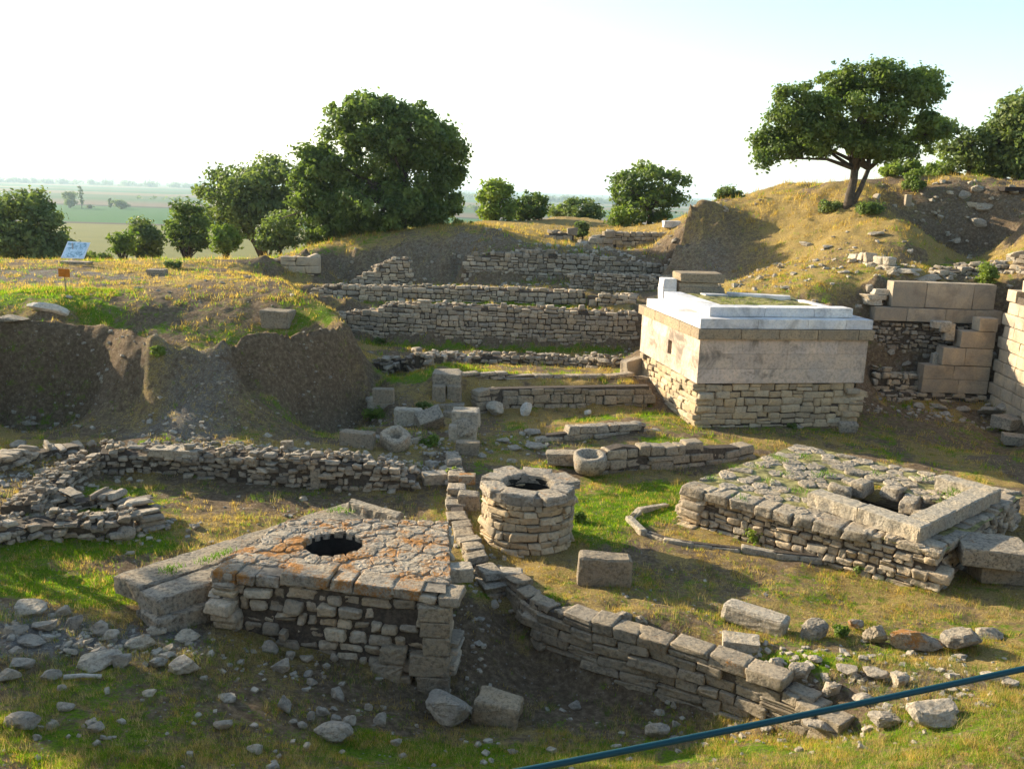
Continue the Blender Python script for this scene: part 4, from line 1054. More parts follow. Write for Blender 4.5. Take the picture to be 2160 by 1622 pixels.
wz('stair_rubble', 'collapsed rubble wall rising in steps against the shaded earth cliff', [(742,603,596,44.6),(765,602,580,44.6),(792,602,574,44.6),(805,602,556,44.8),(830,602,545,44.8),(866,602,545,45)], th=.9, cat='rubble wall', ch=.21, sw=.36, seed=108, back=False, T=T4, mat=M_rubble)
wz('ashlar_wall', 'short wall of squared grey blocks meeting the left end of the dark cliff', [(555,574,554,45.6),(600,584,546,45.5),(640,594,542,45.4),(672,604,541,45.3)], th=.8, cat='wall', ch=.42, sw=1.0, seed=109, back=False, T=T4, mat=M_ashlar, rnd=.12, jit=.02, lump=.04, ragged=.02)
wz('terrace_wall', 'far stone wall with tan coping below the straw bank', [(1292,540,492,54.5),(1350,538,490,54.5),(1424,540,494,54.5)], th=.8, group=WALLG, ch=.25, sw=.45, seed=110, back=False, T=T4)
wz('ashlar_block', 'far stack of tan squared blocks below the straw bank', [(1155,518,490,55),(1212,520,490,55)], th=1.0, cat='block stack', ch=.4, sw=.8, seed=111, back=False, T=T4, mat=M_wallblock, rnd=.15)
wz('marble_beam', 'far grey horizontal beam of stone above the rear wall', [(1098,527,518,52),(1165,527,519,52)], th=.7, cat='beam', ch=.3, sw=1.9, seed=112, back=False, T=T4, mat=M_boulder, rnd=.15)
wz('marble_beam', 'far pale broken slab wall left of the tan coping wall', [(1215,530,512,53),(1262,524,500,53),(1295,524,486,53.5)], th=.7, cat='slab', ch=.35, sw=.9, seed=113, back=False, T=T4, mat=M_boulder, rnd=.2)
wz('coping_slab', 'long flat lichened coping slab above the rear rubble wall', [(1180,545,530,49),(1280,548,533,49),(1340,552,538,49)], th=.8, cat='slab', ch=.3, sw=1.6, seed=114, back=False, T=T4, mat=M_slab, rnd=.15)
wall('low_wall', 'low tumbled rubble wall in front of the longest wall', [(815,792,762),(850,782,752),(905,772,746),(1000,768,748),(1100,770,750),(1200,772,753),(1300,776,755)], .7, M_rubgrey, WALLG, ch=.15, sw=.3, seed=120, back=False, ragged=.1, rnd=.45, jit=.06, lump=.18, wob=.06)
wall('kerb_course', 'thin kerb of long slabs along the upper grass step, left of the podium', [(925,792,783),(1000,796,788),(1150,798,790),(1290,800,790),(1368,806,794)], .35, M_slab, None, cat='kerb', ch=.16, sw=.8, seed=121, back=False, ragged=.0, rnd=.2, under=.25)
wall('block_wall', 'low wall of large squared blocks along the lower grass step, left of the podium', [(1010,868,828,.0),(1050,862,818,.02),(1200,860,815,.02),(1372,858,812,.05)], .45, M_block, None, ch=.27, sw=.5, seed=122, back=False, ragged=.0, rnd=.2, T=T6, jit=.03, lump=.06, wob=.02)
wall('block_wall', 'low curved wall of big blocks behind the round well and platform', [(1262,1002,964),(1300,998,938),(1345,992,942),(1400,990,950),(1470,984,945),(1530,976,942),(1596,964,940)], .45, M_block, None, ch=.26, sw=.55, seed=123, back=False, ragged=.0, rnd=.25, T=T6, jit=.03, lump=.08)
wall('kerb_course', 'short kerb of long stones edging the bright grass tuft', [(1150,932,916),(1170,930,914),(1250,925,905),(1365,912,896)], .35, M_slab, None, cat='kerb', ch=.24, sw=.7, seed=124, back=False, ragged=.0, rnd=.25, T=T6)
# big curved retaining wall in the near ditch
path = []
for (a, b, c), (a2, b2, c2) in list(zip(CW_FOOT, CW_TOP))[:8]:
    f = W(a, b, z=c); path.append((f[0], f[1], f[2], c2 + .03 - (.10 if a2 > 1600 else 0) - (.14 if a2 > 1700 else 0)))
cw = wallw('retaining_wall', 'curved dark retaining wall of big cut blocks along the near ditch', path, .42, M_block, None, ch=.19, sw=.58, seed=130, back=False, ragged=.03, rnd=.18, T=T8, jit=.03, lump=.06, wob=.02, big=.25, hvar=.15, gap=.014, under=.25)
mb = MB(); P, s_ = path_frames(np.array(path)); t = 0; r = np.random.default_rng(131)
while t < s_[-1]:
    w = r.uniform(.18, .42) if t < 2.6 or r.random() < .8 else r.uniform(.4, .55); p, a = at_s(P, s_, t + w / 2); t += w + r.uniform(0, .12)
    if r.random() < .25: continue
    stone(mb, (p[0] - math.sin(a) * .24 + r.normal(0, .03), p[1] + math.cos(a) * .24, p[3] - .07 + r.normal(0, .02)), (w, r.uniform(.26, .38), r.uniform(.1, .17)), rotm(a + r.normal(0, .15), r.normal(0, .07), r.normal(0, .07)), rnd=.3, jit=.05, T=T8, r=r, lump=.12)
mb.build('coping_stones', M_block, cw, smooth=True)
wall('kerb_wall', 'narrow kerb wall of pale blocks running from the round well up between the courts', [(1062,1240,1222),(1025,1185,1168),(1002,1145,1126),(985,1100,1080),(980,1060,1038),(978,1010,993),(968,960,946)], .40, M_slab, None, ch=.16, sw=.5, seed=132, back=False, ragged=.06, rnd=.25, T=T6, jit=.04, lump=.1)
# left courts
wall('court_wall', 'tumbled rubble wall along the far side of the left court', [(205,992,948),(280,1000,950),(360,1004,952),(450,1008,958),(540,1022,958),(620,1030,962),(700,1034,966),(800,1036,985),(880,1040,1005)], .8, M_rubgrey, WALLG, ch=.13, sw=.24, seed=140, back=False, ragged=.10, rnd=.5, jit=.07, lump=.2, wob=.06, T=T6)
wall('court_wall', 'diagonal rubble wall at the left end of the left court', [(75,1092,1058),(110,1066,1030),(150,1030,998),(215,985,955)], .7, M_rubgrey, WALLG, ch=.12, sw=.22, seed=141, back=False, ragged=.08, rnd=.4, jit=.07, lump=.2, wob=.07, T=T6)
wall('court_wall', 'broken rubble wall end between the left court and the grass at the frame edge', [(-60,1165,1120),(20,1150,1112),(90,1135,1098),(170,1140,1105),(240,1140,1098),(292,1130,1085)], .8, M_rubgrey, WALLG, ch=.13, sw=.23, seed=142, back=False, ragged=.09, rnd=.45, jit=.07, lump=.2, wob=.07, T=T6)
wall('court_wall', 'small rubble wall stub running back from the broken wall end', [(296,1120,1080),(262,1082,1060),(190,1072,1050),(120,1075,1058)][::-1], .5, M_rubgrey, WALLG, ch=.12, sw=.22, seed=143, back=False, ragged=.07, rnd=.45, jit=.07, lump=.2, wob=.07, T=T6)
wall('court_wall', 'low rubble line at the far left below the dark earth pit', [(-60,1010,985),(30,990,965),(100,968,945),(180,955,935)], .5, M_rubgrey, WALLG, ch=.13, sw=.22, seed=144, back=False, ragged=.08, rnd=.45, jit=.07, lump=.2, wob=.07, T=T4)
# rocky outcrops on the right hill
wall('hill_wall', 'line of pale footing stones stepping up the yellow grass hill', [(1790,545,536),(1830,560,545),(1870,572,556),(1908,580,562)], .5, M_paleslab, WALLG, ch=.3, sw=.5, seed=150, back=False, ragged=.1, rnd=.4, jit=.05, lump=.15, T=T6)
wall('hill_wall', 'grey rubble courses in the ravine behind the big tan blocks', [(1985,585,572),(2050,582,560),(2120,575,552),(2200,570,545)], .9, M_rubgrey, WALLG, ch=.2, sw=.45, seed=151, back=False, ragged=.12, rnd=.4, jit=.05, lump=.15, T=T4)
# ------------------------------------------------------------------ foliage materials
def leaf_mat(name, cols, trans=.35):
    N = NT(name)
    att = N.n('ShaderNodeVertexColor', layer_name='tint')
    pos = N.pos(); big = N.noise(pos, .9, 3, .6)
    c = N.mix(N.n('ShaderNodeSeparateColor', inp={0: att.outputs[0]}).outputs[0], cols[0], cols[1])
    c = N.mix(N.math('MULTIPLY', N.sstep(big, .4, .65), .55), c, cols[2])
    d = N.n('ShaderNodeBsdfPrincipled', inp={'Base Color': c, 'Roughness': .6, 'Specular IOR Level': .25})
    t = N.n('ShaderNodeBsdfTranslucent', inp={'Color': N.mix(1.0, c, (1.7, 1.9, .9), 'MULTIPLY')})
    m = N.n('ShaderNodeMixShader', inp={0: trans, 1: d.outputs[0], 2: t.outputs[0]})
    N.t.links.new(m.outputs[0], N.out.inputs['Surface']); return N.m
M_oak = leaf_mat('oak_leaves', [(.045, .075, .018), (.14, .19, .045), (.19, .23, .055)])
M_oak2 = leaf_mat('grey_green_leaves', [(.06, .09, .028), (.16, .20, .065), (.20, .22, .065)])
M_bright = leaf_mat('bright_leaves', [(.07, .12, .018), (.19, .245, .04), (.24, .27, .05)])
M_bark = plain_mat('bark', (.085, .066, .05), nscale=6, bump=1.0)
M_grass = None
def leaves(mb, C, Rc, n, size, r, up=.35, flat=.75, dens=.5, tint=None):
    """n leaves over clump spheres (centres C, radii Rc)"""
    k = r.choice(len(C), n, p=(Rc ** 2) / (Rc ** 2).sum())
    u = r.normal(0, 1, (n, 3)); u /= np.linalg.norm(u, axis=1, keepdims=True)
    rad = (1 - dens * r.random(n) ** 1.3) * (1 + .27 * r.normal(0, 1, n))
    p = C[k] + u * (Rc[k] * rad)[:, None] * np.array([1, 1, flat])
    nrm = u * .8 + r.normal(0, .55, (n, 3)) + np.array([0, 0, up]); nrm /= np.linalg.norm(nrm, axis=1, keepdims=True)
    t = np.cross(nrm, r.normal(0, 1, (n, 3))); t /= np.linalg.norm(t, axis=1, keepdims=True); b = np.cross(nrm, t)
    s = size * r.uniform(.6, 1.35, n)[:, None]
    v = np.stack([p - t * s * .55, p + b * s * .36 + nrm * s * .08, p + t * s * .55, p - b * s * .36 + nrm * s * .08], 1).reshape(-1, 3)
    tk = r.random(len(C))[k] * .75 + r.random(n) * .25 if tint is None else np.clip(tint + r.normal(0, .15, n), 0, 1)
    mb.add(v, np.arange(4 * n).reshape(n, 4), np.repeat(np.c_[tk, tk, tk], 4, axis=0))

def crown_clumps(ells, n, rc, r):
    """clump centres spread through the union of ellipsoids, most near the outside"""
    vol = np.array([e[3] * e[4] * e[5] for e in ells]) ** .67; ks = r.choice(len(ells), n, p=vol / vol.sum()); C = []
    for k in ks:
        e = ells[k]; u = r.normal(0, 1, 3); u /= np.linalg.norm(u); q = r.uniform(.25, 1) ** .45
        C.append((e[0] + u[0] * e[3] * q, e[1] + u[1] * e[4] * q, e[2] + u[2] * e[5] * q))
    C = np.array(C); R_ = rc * r.uniform(.5, 1.5, n); cen = C.mean(0)
    out = r.random(n) < .14; C[out] = cen + (C[out] - cen) * r.uniform(1.06, 1.22, (out.sum(), 1)); R_[out] *= .5
    return C, R_

def tree(name, label, base, ells, nclump, rc, nleaf, lsize, trunk, mat, seed, fork=.3, nlimb=12, group=None, cat='tree', lean=(0, 0), trunk2=None, minz=.25):
    r = np.random.default_rng(seed); base = np.array(base, float)
    root = empty(name, base, label, cat, group)
    C, Rc = crown_clumps(ells, nclump, rc, r)
    keep = C[:, 2] > base[2] + minz; C, Rc = C[keep], Rc[keep]
    cz = np.array([e[2] for e in ells]); top = max(e[2] + e[5] for e in ells); cen = np.average([[e[0], e[1], e[2]] for e in ells], axis=0, weights=[e[3] for e in ells])
    mb = MB(); hf = (top - base[2])
    fk = base + np.array([lean[0], lean[1], hf * fork])
    tube(mb, [base - (0, 0, .4), base + (lean[0] * .1, 0, hf * fork * .25), base + (fk - base) * .6 + (.05, 0, 0), fk], [trunk * 1.35, trunk, trunk * .85, trunk * .8], 10)
    if trunk2 is not None:
        t2 = base + np.array([trunk2[0], 0, trunk2[1]])
        tube(mb, [base + (0.05, 0, -.2), base + (t2 - base) * .5 + (.08, 0, -.1), t2], [trunk * .8, trunk * .6, trunk * .5], 8)
    far = C[np.argsort(-np.linalg.norm(C - fk, axis=1) + r.normal(0, .6, len(C)))]
    ends = far[:: max(1, len(far) // nlimb)][:nlimb]
    for i, e in enumerate(ends):
        o = fk - (0, 0, r.uniform(0, .25) * hf * fork) if trunk2 is None or i % 3 else t2
        m1 = o + (e - o) * .35 + np.array([0, 0, np.linalg.norm(e - o) * .10]) + r.normal(0, .12, 3) * trunk * 3
        m2 = o + (e - o) * .7 + np.array([0, 0, np.linalg.norm(e - o) * .06]) + r.normal(0, .15, 3) * trunk * 3
        tube(mb, [o, m1, m2, e], [trunk * .55, trunk * .36, trunk * .2, trunk * .07], 6)
        near_ = C[np.argsort(np.linalg.norm(C - m2, axis=1))[:5]]
        for q in near_: tube(mb, [m2, (m2 + q) / 2 + r.normal(0, .1, 3) * trunk * 3, q], [trunk * .16, trunk * .1, trunk * .04], 5)
        near_ = C[np.argsort(np.linalg.norm(C - m1, axis=1))[:3]]
        for q in near_: tube(mb, [m1, (m1 + q) / 2 + r.normal(0, .1, 3) * trunk * 3, q], [trunk * .2, trunk * .12, trunk * .05], 5)
    mb.build('trunk', M_bark, root, smooth=True)
    mb = MB(); leaves(mb, C, Rc, nleaf, lsize, r)
    mb.build('crown', mat, root)
    return root

def ptree(name, label, base_px, Y, blobs, depth=1.0, mat=None, seed=1, zb=None, dens=1.0, trunk=None, rcf=.11, **kw):
    """crown blobs as (px, py, half width px, half height px) at distance Y; real size follows from Y"""
    b = W(base_px[0], base_px[1], Y=Y); b[2] = gz(b[0], b[1]) - .05 if zb is None else zb
    ells = []; r = np.random.default_rng(seed + 500); m = scale_at(b); ws = max(q[2] for q in blobs) * m
    if name in ('bush', 'round_tree'):
        b0 = max(blobs, key=lambda q: q[2]); blobs = blobs + [(b0[0] - b0[2] * .35, b0[1] + b0[3] * .6, b0[2] * .6, b0[3] * .55), (b0[0] + b0[2] * .4, b0[1] + b0[3] * .55, b0[2] * .55, b0[3] * .55)]
    for px, py, w, h in blobs:
        yo = r.uniform(-.35, .35) * ws * depth
        c = W(px, py, Y=Y + yo); ells.append((c[0], c[1], c[2], w * m * .93, w * m * depth, h * m * .93))
    area = sum(q[2] * q[3] for q in blobs) * m * m
    rc = kw.pop('rc', max(.16, rcf * ws * 1.6)); ncl = int(kw.pop('ncl', max(26, min(300, 3.2 * area / rc ** 2)))); ls = kw.pop('lsize', .21)
    nl = int(kw.pop('nleaf', min(60000, max(1500, dens * ncl * (rc / ls) ** 2 * 16))))
    return tree(name, label, b, ells, ncl, rc, nl, ls, trunk or max(.08, .045 * ws * 2), mat or M_oak, seed, **kw)

# the two big oaks
ptree('oak_tree', 'big dense dark oak standing on the earth bank above the shaded cliff', (845,488), 53,
      [(800,250,95,52),(715,255,38,34),(880,290,90,75),(760,340,110,80),(690,390,78,80),(880,390,105,78),(700,455,62,62),(800,430,100,58),(930,420,58,56),(660,370,42,60),(690,492,42,34),(770,488,66,28),(880,470,60,24),(640,430,30,40),(950,340,36,40)],
      depth=.85, seed=11, rc=.5, ncl=520, lsize=.22, nleaf=74000, minz=-1.4, trunk=.36, fork=.22, nlimb=14)
ptree('oak_tree', 'umbrella shaped oak with forked trunk on top of the yellow hill', (1790,432), 43,
      [(1830,165,95,40),(1740,195,85,42),(1910,195,70,50),(1680,225,60,45),(1800,240,120,50),(1900,265,85,48),(1650,310,62,32),(1740,290,90,34),(1860,310,80,28),(1610,335,26,16),(1960,285,45,32),(1990,275,20,18),(1700,265,60,40),(1630,290,30,26),(1950,180,34,30)],
      depth=.75, seed=12, rc=.36, ncl=480, lsize=.16, nleaf=47000, trunk=.21, fork=.30, nlimb=18, trunk2=(.75, 1.75), lean=(.1, 0))
tree('added_shade_tree', 'unseen tree added beyond the left frame edge to shade the near bank', (-18.5, 19.5, gz(-18.5, 19.5)), [(-18.3, 19.3, 6.0, 1.9, 1.9, 1.5), (-19.3, 20.2, 7.0, 1.6, 1.6, 1.2), (-17.6, 18.2, 5.4, 1.3, 1.2, 1.0)], 60, .45, 9000, .2, .2, M_oak, 10)  # out of view, added to cast shade on the near left bank
tree('added_shade_tree', 'slimmer unseen tree added outside the left edge, nearer the camera, to shade the near grass', (-11.9, 16.6, gz(-11.9, 16.6)), [(-11.7, 16.5, 4.6, 1.1, 1.2, .8), (-12.3, 17.0, 5.3, 1.0, 1.1, .7)], 40, .35, 5000, .16, .12, M_oak, 9, fork=.5)  # second unseen tree, added to extend the shade along the bottom strip
# woods' edge on the left
ptree('oak_tree', 'grey green spreading tree just left of the big dense oak', (560,520), 68, [(520,385,85,45),(470,420,50,60),(590,380,55,45),(540,440,90,55),(480,470,50,40),(600,440,50,50)], seed=13, mat=M_oak2, zb=-2.0, rc=.75, lsize=.3, dens=.8, ncl=190, trunk=.3)
ptree('oak_tree', 'round dark tree at the left frame edge behind the info board', (65,560), 56, [(60,470,85,50),(65,430,45,25),(20,500,60,45),(90,520,65,40),(130,535,30,30)], seed=14, zb=-1.5, rc=.6, lsize=.26, ncl=150, mat=M_oak2)
ptree('round_tree', 'rounded green tree between the small dull tree and the spreading tree', (395,535), 58, [(395,480,50,42),(392,450,32,20)], seed=15, zb=0, rc=.42, lsize=.22, ncl=90)
ptree('round_tree', 'dull green round tree left of the rounded green tree', (305,545), 60, [(305,500,33,40),(300,480,22,18)], seed=16, zb=-.5, mat=M_oak2, rc=.4, lsize=.22, ncl=80)
ptree('bush', 'lighter bush leaning against the left of the dull round tree', (258,548), 57, [(258,508,24,28)], seed=17, zb=0, mat=M_bright, rc=.3, lsize=.2, ncl=45, cat='bush')
ptree('bush', 'low green hedge-like bush behind the info board', (205,560), 58, [(195,545,30,14),(225,548,18,12)], seed=18, zb=1, rc=.3, lsize=.2, ncl=45, cat='bush', mat=M_oak2)
ptree('bush', 'yellow green bush at the foot of the spreading tree', (475,535), 55, [(475,500,30,28)], seed=19, mat=M_bright, rc=.35, lsize=.2, ncl=50, cat='bush')
ptree('bush', 'loose pale bush tucked under the left side of the big oak', (590,520), 54, [(590,480,45,40),(560,500,25,25),(630,495,30,28)], seed=20, mat=M_oak2, rc=.38, lsize=.2, ncl=80, dens=.6, cat='bush')
# straw ridge in the middle
ptree('round_tree', 'yellow green round tree, left of the pair on the straw ridge', (1048,468), 66, [(1048,425,42,38),(1040,405,25,20)], seed=21, mat=M_bright, rc=.42, lsize=.24, ncl=95)
ptree('round_tree', 'darker round tree, right of the pair on the straw ridge', (1115,462), 68, [(1115,430,38,32),(1130,440,26,24)], seed=22, mat=M_oak, rc=.4, lsize=.24, ncl=80)
ptree('bush', 'wide dull bush between the pair of trees and the lone oak', (1215,462), 74, [(1215,440,45,24),(1185,448,28,16),(1245,450,28,14)], seed=23, mat=M_oak2, rc=.4, lsize=.26, ncl=80, cat='bush')
ptree('oak_tree', 'lone dark oak on the straw ridge left of the grey earth cliff', (1370,470), 63, [(1365,385,70,38),(1330,400,45,40),(1410,400,45,45),(1360,430,80,38),(1310,440,28,26),(1440,385,16,14),(1295,400,12,10)], seed=24, rc=.45, lsize=.25, ncl=150, trunk=.2, mat=M_oak, dens=.85)
ptree('bush', 'small green bush at the base of the lone oak', (1310,472), 62, [(1305,455,35,22)], seed=25, mat=M_bright, rc=.3, lsize=.2, ncl=45, cat='bush')
ptree('bush', 'pale weed bush on the straw bank above the far blocks', (1228,495), 56, [(1228,483,13,15)], seed=26, mat=M_oak2, rc=.2, lsize=.15, ncl=20, cat='bush', dens=.7)
ptree('bush', 'bush peeking over the ridge right of the grey earth cliff', (1535,425), 54, [(1535,408,32,12)], seed=27, mat=M_oak2, rc=.3, lsize=.18, ncl=40, cat='bush')
# hilltop trees on the right
ptree('oak_tree', 'big green tree cut by the right frame edge on the hilltop', (2150,400), 50, [(2150,240,55,42),(2130,290,62,50),(2160,330,70,50),(2120,350,45,35),(2200,260,50,50)], seed=31, rc=.6, lsize=.24, ncl=170, trunk=.25, mat=M_oak2)
ptree('slender_tree', 'slender tree with thin straight trunk on the hilltop', (2040,385), 51, [(2030,300,45,34),(2010,330,40,30),(2045,340,30,26),(1985,270,26,16)], seed=32, rc=.38, lsize=.2, ncl=75, trunk=.11, fork=.6, mat=M_oak2, dens=.7)
ptree('bush', 'bright yellow green bush on the bank right of the forked oak', (1905,388), 49, [(1905,362,45,22),(1880,370,26,16),(1935,372,30,18)], seed=33, mat=M_bright, rc=.3, lsize=.17, ncl=85, cat='bush')
ptree('bush', 'sunlit bush behind the thin trunk on the hilltop', (1985,385), 52, [(1985,360,38,24),(1965,372,30,16)], seed=34, mat=M_bright, rc=.33, lsize=.18, ncl=60, cat='bush')
ptree('bush', 'loose green thicket at the foot of the hilltop tree', (2080,390), 52, [(2080,355,32,34),(2100,378,40,20)], seed=35, mat=M_oak2, rc=.33, lsize=.18, ncl=60, cat='bush')
ptree('bush', 'dark shrub hanging over the top of the dark earth cliff', (1925,395), 45.3, [(1925,392,26,16),(1925,370,18,12)], seed=38, mat=M_oak, rc=.2, lsize=.12, ncl=40, cat='bush')
ptree('bush', 'yellow shrub growing behind the tall tan retaining blocks', (2082,600), 33.9, [(2085,580,20,24),(2080,600,26,12)], seed=39, mat=M_bright, rc=.16, lsize=.09, ncl=40, cat='bush')
# small plants among the stones
def plant(label, px, py, w, h, mat, seed, lsize=.07, n=None):
    p = hit(px, py + h * .8); m = scale_at(p); r = np.random.default_rng(seed); R_ = w * m; Hh = h * m * 1.1
    C = np.array([[p[0] + r.uniform(-1, 1) * R_ * .7, p[1] + r.uniform(-.5, .5) * R_, p[2] + r.uniform(.1, 1) * Hh] for _ in range(14)])
    mb = MB(); leaves(mb, C, np.full(14, .35 * R_), n or 900, lsize, r, flat=.9, dens=.8)
    o = mb.build('leafy_plant', mat); tag(o, label, 'plant', 'plants growing among the ruins'); return o
plant('bright green clump at the foot of the square platform wall', 1605, 1125, 42, 20, M_bright, 61)
plant('green sprig climbing the left wall of the square platform', 1563, 1075, 12, 24, M_bright, 62)
plant('dark plant below the corner of the thin court kerb', 1815, 1200, 24, 12, M_oak, 63)
plant('leafy clump left of the tumbled squared stones', 790, 870, 26, 20, M_bright, 64)
plant('dark green weed among the tumbled squared stones', 898, 855, 20, 20, M_oak, 65)
plant('green weed beside the two-block pillar', 905, 928, 24, 14, M_bright, 66)
plant('green weed at the top of the narrow kerb wall', 952, 995, 16, 12, M_bright, 67)
plant('leafy weed right of the round well', 1222, 1085, 14, 18, M_bright, 68)
plant('green weed on the spur between the two dark pits', 330, 738, 18, 12, M_bright, 69)
plant('dark weed on the grass below the longest wall', 800, 718, 14, 10, M_oak, 70, .09)
plant('dark weed at the base of the podium front', 1725, 888, 12, 9, M_oak, 71)
plant('small dark weed at the base of the podium front, right of another', 1670, 897, 10, 7, M_oak, 72)
plant('dark weed at the foot of the stepped wall', 2030, 828, 10, 6, M_oak, 73)
plant('orange green tuft between boulders near the fallen slab', 1775, 1330, 16, 16, M_bright, 74)
plant('pale weed on the plateau beside the low mound', 365, 558, 16, 10, M_oak2, 75, .12)
plant('green weed in the grass by the left court wall end', 570, 985, 14, 10, M_bright, 76)

plant('low dark green bush left of the forked oak trunk', 1752, 432, 30, 18, M_oak2, 77, .12, 1500)
plant('low dark green bush right of the forked oak trunk', 1830, 440, 36, 16, M_oak, 78, .12, 1800)

# trees out on the plain
def far_tree(name, label, px, py_foot, w, h, Y, seed, cat='tree', mat=None):
    b = W(px, py_foot, z=PLAIN); m = scale_at(b); R_ = w * m / 2; Hh = h * m
    r = np.random.default_rng(seed); root = empty(name, (b[0], b[1], PLAIN), label, cat)
    mb = MB(); tube(mb, [(b[0], b[1], PLAIN - .5), (b[0], b[1], PLAIN + Hh * .5)], [R_ * .12 + .2, R_ * .08 + .1], 6); mb.build('trunk', M_bark, root)
    n = 50; C = np.array([[b[0] + r.normal(0, .45) * R_, b[1] + r.normal(0, .45) * R_, PLAIN + Hh * (.15 + .75 * r.random())] for _ in range(n)])
    mb = MB(); leaves(mb, C, np.full(n, max(R_ * .32, .8)), 2600, max(.9, R_ * .16), r); mb.build('crown', mat or M_oak2, root)
far_tree('plain_tree', 'hazy tree clump on the plain left of the tall poplar', 147, 439, 32, 34, 0, 81)
far_tree('poplar_tree', 'tall thin poplar standing alone on the far plain', 173, 439, 9, 50, 0, 82)
far_tree('poplar_tree', 'small thin poplar on the plain beside a dark round bush', 233, 439, 7, 22, 0, 83)
far_tree('plain_bush', 'dark round bush on the plain below the brown fields', 256, 441, 30, 18, 0, 84)
far_tree('plain_bush', 'tiny bush on the plain right of the poplar', 190, 440, 10, 7, 0, 85)
far_tree('plain_tree', 'hazy tree on the plain at the far left edge', 6, 432, 22, 18, 0, 86)
far_tree('plain_tree', 'blue hazy tree on the plain seen right of the big oak', 1003, 447, 10, 12, 0, 87)
# belts of distant woods
r = np.random.default_rng(88); mb = MB(); C = []; Rr = []
for k in range(420):
    x = r.uniform(-2600, 1500); y = 3000 + 500 * vnoise(np.array([x / 500.]), np.array([0.]), 4)[0] + r.uniform(0, 60)
    for j in range(2): C.append((x + r.uniform(-15, 15), y, PLAIN + r.uniform(2, 14))); Rr.append(r.uniform(9, 17))
for k in range(260):
    x = r.uniform(-1500, 300); y = 1550 + .10 * x + r.uniform(-12, 12) + 90 * math.sin(x / 300)
    if vnoise(np.array([x / 90.]), np.array([3.]), 9)[0] > .52: C.append((x, y, PLAIN + 2)); Rr.append(r.uniform(3, 6))
C = np.array(C); Rr = np.array(Rr); leaves(mb, C, Rr, 42000, 5.5, r, flat=.7)
tag(mb.build('distant_woods', M_oak2, origin=(0, 3000, PLAIN)), None, None, None, 'stuff')

# ------------------------------------------------------------------ grass
N = NT('grass_blades'); att = N.n('ShaderNodeVertexColor', layer_name='tint')
d = N.n('ShaderNodeBsdfDiffuse', inp={'Color': att.outputs[0]}); t = N.n('ShaderNodeBsdfTranslucent', inp={'Color': N.mix(1.0, att.outputs[0], (1.3, 1.35, .8), 'MULTIPLY')})
N.t.links.new(N.n('ShaderNodeMixShader', inp={0: .5, 1: d.outputs[0], 2: t.outputs[0]}).outputs[0], N.out.inputs['Surface']); M_grass = N.m
def interp(Fd, x, y):
    i = np.clip(np.searchsorted(XS, x) - 1, 0, len(XS) - 2); j = np.clip(np.searchsorted(YS, y) - 1, 0, len(YS) - 2)
    return Fd[j, i]
EXCL = []   # plan polygons without grass (under masonry)
def inpoly(x, y, P):
    P = np.asarray(P)[:, :2]; c = np.zeros(len(x), bool); j = len(P) - 1
    for i in range(len(P)):
        cond = ((P[i, 1] > y) != (P[j, 1] > y)) & (x < (P[j, 0] - P[i, 0]) * (y - P[i, 1]) / (P[j, 1] - P[i, 1] + 1e-12) + P[i, 0])
        c ^= cond; j = i
    return c
EXCL += [[wfl, wfr, wbr, wbl], [pa, pd_, pc_, pb_], [PD(0, 0), PD(PDW, 0), PD(PDW, PDD), PD(0, PDD)]]
def blades(mb, P, hgt, wid, nb, r, colr, spread):
    n = len(P); P = np.repeat(P, nb, 0); H_ = np.repeat(hgt, nb) * r.uniform(.5, 1.3, n * nb); w = np.repeat(wid, nb) * r.uniform(.7, 1.3, n * nb); sp = np.repeat(spread, nb)
    P = P + np.c_[r.normal(0, 1, (n * nb, 2)) * sp[:, None], np.zeros(n * nb)]; P[:, 2] = zat(P[:, 0], P[:, 1]) - .01
    a = r.uniform(0, 2 * PI, n * nb); d = np.c_[np.cos(a), np.sin(a), np.zeros(n * nb)]
    la = r.uniform(0, 2 * PI, n * nb); ln = np.c_[np.cos(la), np.sin(la), np.zeros(n * nb)] * (H_ * r.uniform(.1, .75, n * nb))[:, None]
    tip = P + ln + np.c_[np.zeros((n * nb, 2)), H_]
    v = np.stack([P - d * w[:, None] / 2, P + d * w[:, None] / 2, tip], 1).reshape(-1, 3)
    c = np.repeat(np.repeat(colr, nb, 0) * r.uniform(.75, 1.25, (n * nb, 1)), 3, axis=0)
    mb.add(v, np.arange(3 * n * nb).reshape(-1, 3), np.clip(c, 0, 1))
r = np.random.default_rng(200)
mb = MB()
def scatter(n, Y0, Y1, gfac=1.0):
    # density falls with distance like 1/Y^2 so that the turf stays equally fine
    u = r.random(n); Y = 1 / (1 / Y0 - u * (1 / Y0 - 1 / Y1)); X = (r.random(n) * 2 - 1) * (Y * .66 + 1.5); return X, Y
